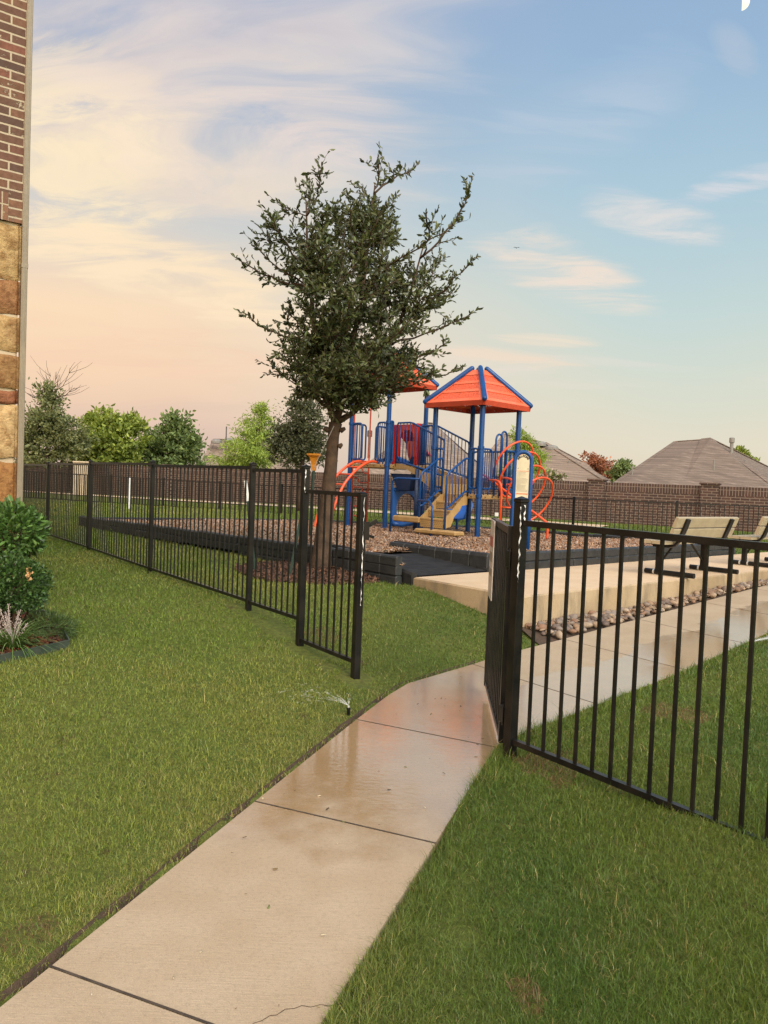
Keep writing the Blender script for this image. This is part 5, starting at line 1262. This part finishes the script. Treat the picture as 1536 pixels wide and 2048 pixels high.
def vent_on(parent, px, py, d, kind):
    c = at(px, py, d); mb = MB()
    if kind == 'pipe': mb.lathe(c, [(.04, -.4), (.04, .12)], 10); mb.build('vent_pipe', M['vent'], parent)
    if kind == 'flue': mb.lathe(c, [(.12, -.5), (.085, -.3), (.085, .75), (.13, .77), (.13, 1.0), (.10, 1.03)], 14); mb.build('chimney_flue', M['vent'], parent)
    if kind == 'turtle': mb.lathe(c, [(.36, -.12), (.36, .02), (.30, .10), (.18, .15), (.03, .17)], 16); mb.build('roof_vent', M['vent'], parent)
    if kind == 'dark': mb.lathe(c, [(.07, -.3), (.07, .8), (.13, .82), (.13, 1.12), (.08, 1.15)], 12); mb.build('vent_pipe', M['vent_dark'], parent)
    if kind == 'thin': mb.lathe(c, [(.04, -.4), (.04, 1.0)], 8); mb.build('vent_pipe', M['vent_dark'], parent)
t, r1 = house('brick_house', 'large house at right with a broad brown hip roof', [(1352, 883, 43), (1421, 878, 42)], [(1180, 1000, 36), (1600, 1010, 34), (1640, 985, 48), (1255, 975, 50)], -1.3, M['roofA'])
gb = MB(); P_ = [at(1421, 875, 41.6), at(1402, 877, 42), at(1345, 1000, 35.6), at(1575, 1010, 33.8), at(1530, 952, 39)]
gb.add(P_, [(0, 1, 2, 3), (0, 3, 4)]); gb.build('hip_wing', M['roofA'], r1)
vent_on(r1, 1462, 915, 40, 'flue'); vent_on(r1, 1491, 925, 40, 'pipe'); vent_on(r1, 1265, 937, 38.5, 'pipe'); vent_on(r1, 1428, 925, 37.5, 'pipe')
t, r2 = house('brick_house', 'tan-roofed house between the ring climber and the rust-coloured tree', [(1010, 868, 46), (1090, 885, 45)], [(900, 1005, 40), (1222, 968, 38), (1290, 990, 52), (960, 985, 54)], -1.3, M['roofB'])
gb = MB(); P_ = [at(1090, 886, 45), at(1150, 921, 42.5), at(1172, 925, 42.5), at(1250, 1000, 38.5), at(1040, 1000, 38.6)]; gb.add(P_, [(0, 4, 3, 2, 1)]); gb.build('roof_wing', M['roofB'], r2)
vent_on(r2, 1080, 888, 44.5, 'turtle'); vent_on(r2, 1104, 896, 44, 'turtle'); vent_on(r2, 1138, 925, 41.5, 'pipe')
t, r3 = house('brick_house', 'brown-roofed house directly behind the playground towers', [(853, 845, 45), (862, 846, 46)], [(655, 985, 38), (1010, 985, 37), (1000, 965, 54), (700, 960, 54)], -1.3, M['roofB'])
vent_on(r3, 738, 905, 40, 'dark'); vent_on(r3, 905, 893, 40, 'pipe')
t, r4 = house('brick_house', 'house roof at left between the rounded tree and the cypress', [(430, 878, 52), (560, 882, 52)], [(372, 985, 46), (640, 985, 46), (640, 965, 60), (400, 960, 60)], -1.3, M['roofB'])
vent_on(r4, 452, 884, 50, 'thin'); vent_on(r4, 468, 880, 51, 'pipe'); vent_on(r4, 433, 883, 50.5, 'turtle'); vent_on(r4, 458, 881, 50.5, 'turtle')
t, r5 = house('brick_house', 'far house with a small roof peeking behind the rust-coloured tree', [(1200, 927, 70), (1222, 930, 70)], [(1150, 975, 64), (1265, 975, 64), (1270, 965, 78), (1160, 965, 78)], -1.3, M['roofB'])
# bird
bc = at(1033, 496, 60); t = thing('bird', 'tiny dark bird gliding in the open sky right of the tree', 'bird', bc)
mb = MB(); mb.tube([bc + Vector((-.02, -.10, 0)), bc + Vector((0, -.05, .01)), bc, bc + Vector((0, .06, 0)), bc + Vector((.01, .12, 0))], [.008, .025, .03, .02, .006], 6); mb.build('body', M['twig'], t, smooth=True)
for sx in (-1, 1):
    mb = MB(); mb.add([bc + Vector(q) for q in ((0, -.04, .01), (sx * .14, -.07, .06), (sx * .27, .0, .02), (sx * .13, .03, .05), (0, .05, .01), (sx * .13, -.02, .065))], [(0, 1, 5), (1, 2, 5), (2, 3, 5), (3, 4, 5), (4, 0, 5)]); mb.build('wing', M['twig'], t)
# ------------------------------------------------------------------ playground
PGC = Vector((1.90, 16.42)); EX = Vector((.7071, -.7071)); EY = Vector((.7071, .7071)); MZ = .45
def pg(v): return Vector((PGC.x + v[0] * EX.x + v[1] * EY.x, PGC.y + v[0] * EX.y + v[1] * EY.y, v[2]))
play = thing('play_structure', 'blue and orange playground with two roofed towers on the wood chips', 'play structure', pg((0, 0, .5)))
def PM(): m_ = MB(); m_.xf = pg; return m_
HS = .625; D1, D2 = 1.36, 1.95; T2 = Vector((-2.76, .11))
def collar(mb, x, y, z, r=.055): mb.lathe((x, y, z), [(r + .002, -.035), (r + .012, -.03), (r + .012, .03), (r + .002, .035)], 14)
def post(x, y, zt, r=.054, cz=()):
    mb = PM(); mb.tube([(x, y, MZ - .2), (x, y, zt)], r, 14); o = mb.build('post', M['blue'], play, smooth='auto')
    if cz:
        c = PM()
        for z in cz: collar(c, x, y, z); c.bar((x - .075, y, z), (x + .075, y, z), .03, .03)
        c.build('collar', M['blue'], o)
    return o
for (x, y) in ((HS, -HS), (-HS, -HS), (HS, HS), (-HS, HS)): post(x, y, 3.30, cz=(D1 - .03, D1 + .95))
for (x, y) in ((HS, -HS), (-HS, -HS), (HS, HS), (-HS, HS)): post(T2.x + x, T2.y + y, 3.90, cz=(D2 - .03, D2 + .95))
def deck(cx, cy, z, hs=HS + .02):
    mb = PM(); mb.box((cx, cy, z - .045), (2 * hs, 2 * hs, .09), 0, bev=.012); o = mb.build('deck', M['tan_plastic'], play)
    b = PM()
    for i in range(5):
        u = -hs + .2 + i * (2 * hs - .4) / 4
        for (x, y) in ((u, -hs - .004), (hs + .004, u), (-hs - .004, u)): b.box((cx + x, cy + y, z - .045), (.022, .022, .022), 0)
    b.build('bolts', M['vent_dark'], o)
deck(0, 0, D1); deck(T2.x, T2.y, D2)
perf, k, p, pos, obj = newmat('perforated_orange'); p.inputs['Base Color'].default_value = (.72, .10, .028, 1); p.inputs['Roughness'].default_value = .4
vor = k.new('ShaderNodeTexVoronoi'); k.l.new(pos, vor.inputs['Vector']); vor.inputs['Scale'].default_value = 42; k.put(p.inputs['Alpha'], k.rng(vor.outputs['Distance'], .26, .34, .1, 1.0))
def roof(cx, cy, ze, label):
    he, ht, rise = .80, .14, .72; zt = ze + rise
    E = [(cx + a * he, cy + b * he, ze) for a, b in ((1, -1), (1, 1), (-1, 1), (-1, -1))]; T = [(cx + a * ht, cy + b * ht, zt) for a, b in ((1, -1), (1, 1), (-1, 1), (-1, -1))]
    # top lid
    mb = PM(); mb.box((cx, cy, zt - .01), (2 * ht, 2 * ht, .03), 0); ro = mb.build('roof', M['orange_roof'], play); tag(ro, label)
    for i in range(4):
        a0, a1, b0_, b1_ = Vector(E[i]), Vector(E[(i + 1) % 4]), Vector(T[i]), Vector(T[(i + 1) % 4])
        P = lambda u, v: a0.lerp(a1, u).lerp(b0_.lerp(b1_, u), v)
        nrm = (a1 - a0).cross(b0_ - a0).normalized() * -1
        if nrm.z < 0: nrm = -nrm
        mb = PM(); us = [0, .10, .90, 1]; vs = [0, .08, .29, .37, .56, .64, .84, 1]
        for lift in (0, -.018):
            for j in range(7):
                for q in range(3):
                    hole = q == 1 and j in (1, 3, 5)
                    if hole and lift: continue
                    off = nrm * (lift if not hole else -.009)
                    mb.add([P(us[q], vs[j]) + off, P(us[q + 1], vs[j]) + off, P(us[q + 1], vs[j + 1]) + off, P(us[q], vs[j + 1]) + off], [(0, 1, 2, 3)], 1 if hole else 0)
        pn_ = mb.build('roof_panel', [M['orange_roof'], perf], ro)
        mb = PM(); o_ = Vector((0, 0, -.10)); ins_ = (Vector((cx, cy, ze)) - a0.lerp(a1, .5)).normalized() * .025
        mb.add([a0, a1, a1 + o_ + ins_, a0 + o_ + ins_, a0 + ins_ * 1.2, a1 + ins_ * 1.2], [(0, 1, 2, 3), (4, 3, 2, 5)]); fa = mb.build('fascia', M['fascia'], ro)
        bt = PM()
        for j in range(6):
            c = a0.lerp(a1, (j + .7) / 6.4) + o_ * .5 + ins_ * 1.35; bt.box(tuple(c), (.022, .022, .022), 0)
        bt.build('bolts', M['bolt'], ro)
    for i in range(4):
        a, b = Vector(E[i]), Vector(T[i]); dr = (b - a).normalized(); mb = PM(); st_, en = a - dr * .03, b + dr * .10
        pts = [st_, st_ + dr * .02, st_ + dr * .05] + [st_.lerp(en, q) for q in (.3, .6, .9)] + [en - dr * .05, en - dr * .02, en]
        mb.tube([q + Vector((0, 0, .015)) for q in pts], [.03, .048, .056, .056, .056, .056, .054, .046, .025], 12); mb.build('ridge_cap', M['blue'], ro, smooth=True)
roof(0, 0, 3.25, 'right-hand orange hip roof with blue ridge caps'); roof(T2.x, T2.y, 3.87, 'left-hand orange hip roof half hidden by the oak')
def loop_panel(p0, p1, z0, z1, n, name='barrier_panel', r=.021, stubs=True):
    """a bent tube frame with upright bars between two places on plan"""
    p0, p1 = Vector(p0), Vector(p1); d = (p1 - p0).normalized(); L = (p1 - p0).length; q = min(.07, L * .3); P = lambda s, z: (p0.x + d.x * s, p0.y + d.y * s, z)
    mb = PM(); ring = []
    for (cs, cz_, a0) in ((L - q, z1 - q, 90), (L - q, z0 + q, 0), (q, z0 + q, -90), (q, z1 - q, -180)):
        for i in range(5):
            a = math.radians(a0 - 90 * i / 4); ring.append(P(cs + q * math.cos(a), cz_ + q * math.sin(a)))
    mb.tube(ring, r, 10, closed=True)
    for i in range(1, n + 1): s = L * i / (n + 1); mb.tube([P(s, z0), P(s, z1)], .0105, 7)
    if stubs:
        for s in (L * .25, L * .75): mb.tube([P(s, z0), P(s, z0 - .14)], .014, 8)
    return mb.build(name, M['blue'], play, smooth=True)
e = .07
# tower one barriers
loop_panel((HS, -HS + e), (HS, -.26), D1 + .12, D1 + .93, 3); loop_panel((HS, .20), (HS, HS - e), D1 + .12, D1 + .93, 4)
loop_panel((HS - e, -HS), (.36, -HS), D1 + .12, D1 + .93, 1); loop_panel((-HS + e, -HS), (-.36, -HS), D1 + .12, D1 + .93, 1)
loop_panel((-HS + e, HS), (HS - e, HS), D1 + .12, D1 + .93, 9)
# tower two barriers
X2, Y2 = T2.x, T2.y
loop_panel((X2 - HS, Y2 + e - HS + .0), (X2 - HS, Y2 - .14), D2 + .10, D2 + .95, 3); loop_panel((X2 - HS, Y2 + .2), (X2 - HS, Y2 + HS - e), D2 + .10, D2 + .95, 3)
loop_panel((X2 - HS + e, Y2 - HS), (X2 - .26, Y2 - HS), D2 + .10, D2 + .95, 3); loop_panel((X2 + .28, Y2 - HS), (X2 + HS - e, Y2 - HS), D2 + .10, D2 + .95, 3)
loop_panel((X2 + HS, Y2 - HS + e), (X2 + HS, -.36), D2 + .06, D2 + .98, 1); loop_panel((X2 + HS, .62), (X2 + HS, Y2 + HS - e - .0), D2 + .06, D2 + .98, 1)
# arched hand holds at the ring climber
for (y0, y1, zt) in ((-.20, .02, 2.42 + .17), (-.02, .17, 2.42 + .24)):
    r_ = (y1 - y0) / 2; c = (y0 + y1) / 2
    mb = PM(); mb.tube([(HS + .05, y0, D1 - .02), (HS + .05, y0, zt - r_)] + [(HS + .05, c - r_ * math.cos(a), zt - r_ + r_ * 1.2 * math.sin(a)) for a in np.linspace(.15, PI - .15, 9)] + [(HS + .05, y1, zt - r_), (HS + .05, y1, D1 - .02)], .021, 10); mb.build('hand_hold', M['blue'], play, smooth=True)
# main steps, a transfer platform and a low step
def step_block(x0, x1, y0, y1, zt, zb, name='tread'):
    mb = PM(); mb.box(((x0 + x1) / 2, (y0 + y1) / 2, zt - .022), (x1 - x0, y1 - y0, .044), 0, bev=.01)
    mb.box(((x0 + x1) / 2, y0 + .014, (zt - .044 + zb) / 2), (x1 - x0, .02, zt - .044 - zb), 0); o = mb.build(name, M['tan_plastic'], play)
    rs = PM(); rs.box(((x0 + x1) / 2, y0 + .002, (zt - .044 + zb) / 2), (x1 - x0 - .01, .012, zt - .05 - zb), 0); rs.build('riser', M['tan_perf'], o)
    return o
M['perfdark'] = paint('tan_shadowed_hole', (.20, .12, .045, 1), .8)
SX0, SX1 = -.30, .30
step_block(SX0, SX1, -.86, -.63, 1.19, 1.045); step_block(SX0, SX1, -1.10, -.86, 1.02, .87)
mb = PM(); mb.box((SX0, -HS - .01, 1.26), (.02, .02, .02), 0)
step_block(SX0, SX1, -1.34, -1.10, .85, .66, 'transfer_platform'); 
mb = PM(); mb.box((SX0 - .39, -1.22, .79), (.76, .28, .12), 0, bev=.02); mb.build('transfer_platform', M['tan_plastic'], play)
mb = PM(); mb.box((.36, -1.50, .60), (1.05, .30, .085), 0, bev=.02); o = mb.build('low_step', M['tan_plastic'], play)
mb = PM(); mb.box((.80, -1.5, .51), (.05, .1, .1), 0); mb.build('foot', M['black'], o)
mb = PM(); mb.box(((SX0 + SX1) / 2, -HS - .012, 1.25), (.6, .02, .13), 0); mb.build('riser', M['tan_plastic'], play)
for x in (SX0 - .02, SX1 + .02):                       # side stringers, curved underneath
    mb = PM(); pr = [(-.63, 1.33), (-.70, 1.33), (-.92, 1.16), (-1.16, .95), (-1.30, .86), (-1.30, .66), (-1.12, .70), (-1.02, .90), (-.86, 1.02), (-.80, 1.12), (-.63, 1.14)]
    n = len(pr); mb.add([(x - .018, y, z) for y, z in pr] + [(x + .018, y, z) for y, z in pr], [tuple(range(n)), tuple(range(2 * n - 1, n - 1, -1))] + [(i, n + i, n + (i + 1) % n, (i + 1) % n) for i in range(n)]); mb.build('stringer', M['tan_plastic'], play)
def stair_rail(x):
    mb = PM(); mb.tube([(x, -1.32, MZ - .1), (x, -1.32, 1.60), (x, -1.31, 1.70), (x, -1.27, 1.77), (x, -1.2, 1.81), (x, -.80, 2.06), (x, -.74, 2.08), (x, -.67, 2.08), (x, -.65, 2.04), (x, -.645, 1.98), (x, -.645, 1.32)], .0215, 10)
    mb.tube([(x, -1.32, 1.08), (x, -1.22, 1.10), (x, -.76, 1.40), (x, -.645, 1.42)], .0215, 10)
    for i in range(6): y = -1.23 + i * .095; mb.tube([(x, y, 1.10 + (y + 1.22) * .65), (x, y, 1.80 + (y + 1.2) * .62)], .0105, 7)
    mb.build('handrail', M['blue'], play, smooth=True)
stair_rail(SX0 - .05); stair_rail(SX1 + .05)
mb = PM(); mb.tube([(SX0 - .05, -1.35, 1.10), (SX0 - .05, -1.38, 1.16), (SX0 + .0, -1.41, 1.20), (.05, -1.46, 1.20), (.17, -1.56, 1.15), (.25, -1.60, 1.08), (.27, -1.62, .98), (.27, -1.62, MZ - .1)], .0215, 10); mb.build('handrail', M['blue'], play, smooth=True)
mb = PM(); mb.tube([(SX0 - .80, -1.38, MZ - .1), (SX0 - .80, -1.38, 1.48), (SX0 - .79, -1.38, 1.56), (SX0 - .74, -1.38, 1.61), (SX0 - .66, -1.37, 1.63), (SX0 - .07, -1.33, 1.63)], .0215, 10); mb.build('handrail', M['blue'], play, smooth=True)
# stepped bridge up to the higher tower
xa, xb = X2 + HS, -HS; y0, y1 = -.26, .55
for i, z in enumerate((D1 + .195, D1 + .39)):
    xe = xb - .0 - i * .50; mb = PM(); mb.box((xe - .26, (y0 + y1) / 2, z - .03), (.52, y1 - y0, .06), 0, bev=.008); mb.box((xe - .012, (y0 + y1) / 2, z - .13), (.02, y1 - y0, .15), 0); o = mb.build('bridge_tread', M['tan_plastic'], play)
mb = PM(); mb.box(((xa + xb - 1.0) / 2, (y0 + y1) / 2, D2 - .03), (abs(xa - xb + 1.0), y1 - y0, .06), 0, bev=.008); mb.build('bridge_tread', M['tan_plastic'], play)
for y in (y0 - .02, y1 + .02):
    mb = PM(); pr = [(xa, D2 + .02), (xa + .25, D2 + .02), (xb, D1 + .30), (xb, D1 + .02), (xb - .3, D1 + .05), (xa + .55, D2 - .16), (xa + .40, D2 - .10), (xa + .1, D2 - .10), (xa, D2 - .14)]; n = len(pr)
    mb.add([(x, y - .018, z) for x, z in pr] + [(x, y + .018, z) for x, z in pr], [tuple(range(n)), tuple(range(2 * n - 1, n - 1, -1))] + [(i, n + i, n + (i + 1) % n, (i + 1) % n) for i in range(n)]); mb.build('bridge_stringer', M['tan_plastic'], play)
    mb = PM(); zt0, zt1 = D2 + .95, 2.53
    top = [(xa + .05, y, D2 - .05), (xa + .05, y, zt0 - .06), (xa + .08, y, zt0), (xa + .45, y, zt0), (xa + .55, y, zt0 - .02), (xb - .10, y, zt1), (xb - .04, y, zt1 - .03), (xb - .02, y, zt1 - .10), (xb - .02, y, D1 + .36)]
    mb.tube(top, .0215, 10); mb.tube([(xa + .05, y, D2 + .05), (xa + .30, y, D2 + .05), (xb - .02, y, D1 + .36)], .0215, 10)
    for i in range(1, 14):
        x = xa + .05 + (xb - xa - .08) * i / 14; zt = zt0 if x < xa + .5 else zt0 + (zt1 - zt0) * (x - xa - .5) / (xb - .1 - xa - .5); zb = D2 + .05 if x < xa + .3 else D2 + .05 + (D1 + .36 - D2 - .05) * (x - xa - .3) / (xb - xa - .32); mb.tube([(x, y, zb), (x, y, zt)], .0105, 7)
    mb.build('bridge_rail', M['blue'], play, smooth=True)
# red slide hood and the slide behind it
mb = PM(); yy = Y2 + HS + .02; w = .50; z0, z1 = D2 + .0, D2 + 1.02
ring = [(-.26, z0), (-.26, z0 + .62)] + [(-.26 * math.cos(a), z0 + .62 + .27 * math.sin(a)) for a in np.linspace(.3, PI - .3, 9)] + [(.26, z0 + .62), (.26, z0)]
outer = [(-w, z0), (-w, z0 + .5), (-w, z1)] + [(-w + 2 * w * i / 7, z1) for i in range(1, 7)] + [(w, z1), (w, z0 + .5), (w, z0)]
outer = outer[:3] + outer[3:9] + outer[9:]
m_ = min(len(ring), len(outer)); ring = [ring[round(i * (len(ring) - 1) / 11)] for i in range(12)]; outer = [outer[round(i * (len(outer) - 1) / 11)] for i in range(12)]
for dy in (0, .07): mb.add([(X2 + x, yy + dy, z) for x, z in ring] + [(X2 + x, yy + dy, z) for x, z in outer], [(i, i + 1, 13 + i, 12 + i) for i in range(11)])
mb.add([(X2 + x, yy, z) for x, z in ring] + [(X2 + x, yy + .07, z) for x, z in ring], [(i, i + 1, 13 + i, 12 + i) for i in range(11)]); mb.add([(X2 + x, yy, z) for x, z in outer] + [(X2 + x, yy + .07, z) for x, z in outer], [(i, i + 1, 13 + i, 12 + i) for i in range(11)])
for sx in (-1, 1): mb.box((X2 + sx * (w + .0), yy - .09, (z0 + z1) / 2 + .02), (.05, .2, z1 - z0 - .04), 0, bev=.01)
sl = mb.build('slide_hood', M['red_plastic'], play, smooth='auto')
hd = PM(); hr = [(X2 + x * .98, z) for x, z in ring[2:-2]]
hd.add([(x, yy + .06, z) for x, z in hr] + [(x, yy + .85, z - .60) for x, z in hr], [(i, i + 1, len(hr) + i + 1, len(hr) + i) for i in range(len(hr) - 1)]); hd.build('hood_tunnel', M['red_plastic'], sl)
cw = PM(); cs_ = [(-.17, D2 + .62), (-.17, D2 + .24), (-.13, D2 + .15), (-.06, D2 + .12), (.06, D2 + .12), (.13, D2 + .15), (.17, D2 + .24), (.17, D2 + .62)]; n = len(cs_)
cw.add([(X2 + x - .02, yy + .30 - (z - D2 - .12) * .25, z) for x, z in cs_] + [(X2 + x - .02, yy + .34 - (z - D2 - .12) * .25, z) for x, z in cs_], [tuple(range(n)), tuple(range(2 * n - 1, n - 1, -1))] + [(i, n + i, n + (i + 1) % n, (i + 1) % n) for i in range(n)]); cw.build('chute_bed', M['salmon'], sl)  # slab coloured as the lit lower bed inside the hood
mb = PM(); c = [(X2, yy - .05, D2 + .02), (X2, yy + .35, D2 - .08), (X2 + .08, yy + .8, D2 - .40), (X2 + .45, yy + 1.2, D2 - .72), (X2 + .95, yy + 1.05, D2 - 1.0), (X2 + 1.36, yy + .55, D2 - 1.18), (X2 + 1.5, yy + .25, D2 - 1.2)]
v = []; pr = [(-.26, .20), (-.24, .22), (-.20, .16), (-.15, .03), (0, -.01), (.15, .03), (.20, .16), (.24, .22), (.26, .20), (.18, .0), (0, -.05), (-.18, .0)]
cv_ = [Vector(q) for q in c]; fine = []
for i in range(len(cv_) - 1):
    for j in range(4):
        t_ = j / 4; p0, p1_, p2_, p3 = cv_[max(i - 1, 0)], cv_[i], cv_[i + 1], cv_[min(i + 2, len(cv_) - 1)]
        fine.append(.5 * ((2 * p1_) + (p2_ - p0) * t_ + (2 * p0 - 5 * p1_ + 4 * p2_ - p3) * t_ ** 2 + (3 * p1_ - p0 - 3 * p2_ + p3) * t_ ** 3))
fine.append(cv_[-1])
for i, q in enumerate(fine):
    d_ = (fine[min(i + 1, len(fine) - 1)] - fine[max(i - 1, 0)]); d_.z = 0; d_.normalize(); s_ = Vector((d_.y, -d_.x, 0))
    for (a, b) in pr: v.append(q + s_ * a + Vector((0, 0, b)))
m_ = len(pr); mb.add(v, [(i * m_ + j, i * m_ + (j + 1) % m_, (i + 1) * m_ + (j + 1) % m_, (i + 1) * m_ + j) for i in range(len(fine) - 1) for j in range(m_)] + [tuple((len(fine) - 1) * m_ + j for j in range(m_))]); mb.build('slide', M['blue_plastic'], play, smooth=True)
mb = PM(); q = cv_[-1]; mb.tube([(q.x, q.y, MZ - .1), (q.x, q.y, q.z)], .03, 8); mb.build('slide_leg', M['blue'], play)
# blue crawl panel with a round hole under the higher tower
xp = X2 + HS + .03; yc = Y2 + .02; hw, zb_, zt_ = .47, .53, 1.43; zc = (zb_ + zt_) / 2 - .03; N = 32
inner = [(yc + .345 * math.cos(a), zc + .345 * math.sin(a)) for a in np.linspace(0, 2 * PI, N, endpoint=False)]
outer = []
for a in np.linspace(0, 2 * PI, N, endpoint=False):
    ca, sa = math.cos(a), math.sin(a); s_ = min(hw / abs(ca) if abs(ca) > 1e-6 else 9, ((zt_ - zc) if sa > 0 else (zc - zb_)) / abs(sa) if abs(sa) > 1e-6 else 9); outer.append((yc + s_ * ca, zc + s_ * sa))
mb = PM(); A_ = [(xp - .035, y, z) for y, z in inner] + [(xp + .035, y, z) for y, z in inner] + [(xp - .035, y, z) for y, z in outer] + [(xp + .035, y, z) for y, z in outer]; f = []
for i in range(N):
    j = (i + 1) % N; f += [(i, j, N + j, N + i), (2 * N + i, 3 * N + i, 3 * N + j, 2 * N + j), (i, 2 * N + i, 2 * N + j, j), (N + i, N + j, 3 * N + j, 3 * N + i)]
mb.add(A_, f); cp_ = mb.build('crawl_panel', M['blue_plastic'], play, smooth='auto')
mb = PM(); pts = [(xp + .05, yc - hw + .02, zt_ - .06), (xp + .05, yc - .25, zt_ - .075), (xp + .05, yc, zt_ - .03), (xp + .05, yc + .25, zt_ - .015), (xp + .05, yc + hw - .02, zt_ - .03)]; mb.tube(pts, .022, 8); mb.build('moulded_rim', M['blue_plastic'], cp_, smooth=True)
mb = PM(); pts = [(xp + .06, yc - hw + .02, zb_ + .06), (xp + .08, yc - .2, zb_ + .04), (xp + .10, yc + .1, zb_ + .09), (xp + .07, yc + hw - .02, zb_ + .14)]; mb.tube(pts, [.05, .06, .07, .06], 10); mb.build('wave_foot', M['blue_plastic'], cp_, smooth=True)
# navy counter tray tapering down under the bridge
mb = PM(); pts = []
for (h_, l_, z) in ((.46, .22, 1.74), (.42, .20, 1.70), (.24, .13, 1.38), (.20, .10, 1.36)):
    for (a, b) in ((-1, -1), (1, -1), (1, 1), (-1, 1)): pts.append((xa + .38 + a * h_ * .75, -.22 + b * l_, z))
mb.add(pts, [(i * 4 + j, i * 4 + (j + 1) % 4, i * 4 + 4 + (j + 1) % 4, i * 4 + 4 + j) for i in range(3) for j in range(4)] + [(12, 13, 14, 15), (3, 2, 1, 0)]); mb.build('play_hopper', M['navy_plastic'], play)
mb = PM(); mb.tube([(xa + .75, -.3, MZ - .1), (xa + .75, -.3, D1 + .5)], .05, 12); mb.build('post', M['navy_plastic'], play, smooth=True)
# orange arch climber
def catmull(P, n=5):
    P = [Vector(q) for q in P]; out = []
    for i in range(len(P) - 1):
        p0, p1_, p2_, p3 = P[max(i - 1, 0)], P[i], P[i + 1], P[min(i + 2, len(P) - 1)]
        for j in range(n):
            t_ = j / n; out.append(.5 * ((2 * p1_) + (p2_ - p0) * t_ + (2 * p0 - 5 * p1_ + 4 * p2_ - p3) * t_ ** 2 + (3 * p1_ - p0 - 3 * p2_ + p3) * t_ ** 3))
    return out + [P[-1]]
def profile(n=9):                                      # an arch leaving the deck and curving to the ground
    return [(0, D2 + .02), (.25, D2 + .05), (.50, D2 - .03), (.80, D2 - .22), (1.08, D2 - .50), (1.30, D2 - .88), (1.44, D2 - 1.25), (1.52, MZ - .1)]
ar = PM(); rails = []
for x in (X2 - .20, X2 + .26):
    rails.append(catmull([(x, Y2 - HS + .12 - s, z) for s, z in profile()]))
    ar.tube(rails[-1], .030, 12)
ac = ar.build('arch_climber', M['orange_tube'], play, smooth=True); rg = PM()
for i in range(4, len(rails[0]) - 2, 4): rg.tube([rails[0][i], rails[1][i]], .015, 8)
rg.build('rungs', M['orange_tube'], ac, smooth=True)
# orange offset-rung pole climber on the far left edge
cl_ = PM(); px_ = X2 - HS - .28
for y in (Y2 - .28, Y2 + .26): cl_.tube([(px_, y, MZ - .2), (px_, y, D2 + 1.45)], .019, 10)
pc = cl_.build('pole_climber', M['orange_tube'], play, smooth=True); rg = PM()
for i in range(7):
    z = .68 + i * .235; u0, u1 = Y2 - .28, Y2 + .26; mdl = u0 + .34 if i % 2 else u0 + .2
    rg.tube(catmull([(px_, u0, z), (px_, mdl - .06, z), (px_, mdl, z - .03), (px_, mdl + .02, z - .09), (px_, mdl + .08, z - .12), (px_, u1, z - .12)], 3), .014, 8)
for y in (Y2 - .28, Y2 + .26): rg.tube([(px_, y, D2 + 1.4), (X2 - HS, y, D2 + 1.4)], .016, 8)
rg.build('rungs', M['orange_tube'], pc, smooth=True)
# orange ring climber
rc = PM(); c0, c1_ = at(1027, 927, 16.1), at(1066, 1000, 15.3); axd = (c1_ - c0).normalized()
rc.xf = None
n_ = Vector((.52, -.70, -.48)).normalized(); s_ = n_.cross(Vector((0, 0, 1))).normalized(); u_ = s_.cross(n_).normalized()
sp0, sp1 = at(975, 955, 16.0), at(1092, 1044, 14.9)
rc.tube(catmull([sp0 + Vector((-.1, .1, .05)), sp0, sp0.lerp(sp1, .5), sp1, at(1095, 1055, 14.9), at(1094, 1078, 14.9)], 5), .024, 10)
cr_ = rc.build('ring_climber', M['orange_tube'], play, smooth=True)
for i in range(4):
    c = c0.lerp(c1_, i / 3); r_ = .50 + .02 * math.sin(i * 2); mb = MB(); mb.tube([c + s_ * r_ * math.cos(a) + u_ * r_ * 1.04 * math.sin(a) for a in np.linspace(0, 2 * PI, 36, endpoint=False)], .020, 9, closed=True); mb.build('ring', M['orange_tube'], cr_, smooth=True)
rg = MB(); la, lb = at(1003, 985, 15.1), at(1031, 985, 15.0)
ga, gb_ = la.copy(), lb.copy(); ga.z = MZ - .1; gb_.z = MZ - .1
rg.tube(catmull([at(975, 960, 15.9), at(992, 961, 15.3), at(1001, 968, 15.1), la + Vector((0, 0, -.05))], 4) + [ga], .022, 10); rg.tube(catmull([at(1000, 955, 16), at(1020, 958, 15.2), at(1029, 968, 15.0), lb + Vector((0, 0, -.05))], 4) + [gb_], .022, 10)
ra_, rb_ = la.copy(), lb.copy(); ra_.z = rb_.z = at(1010, 1015, 15).z; rg.tube([ra_, rb_], .016, 8); rg.build('support_ladder', M['orange_tube'], cr_, smooth=True)
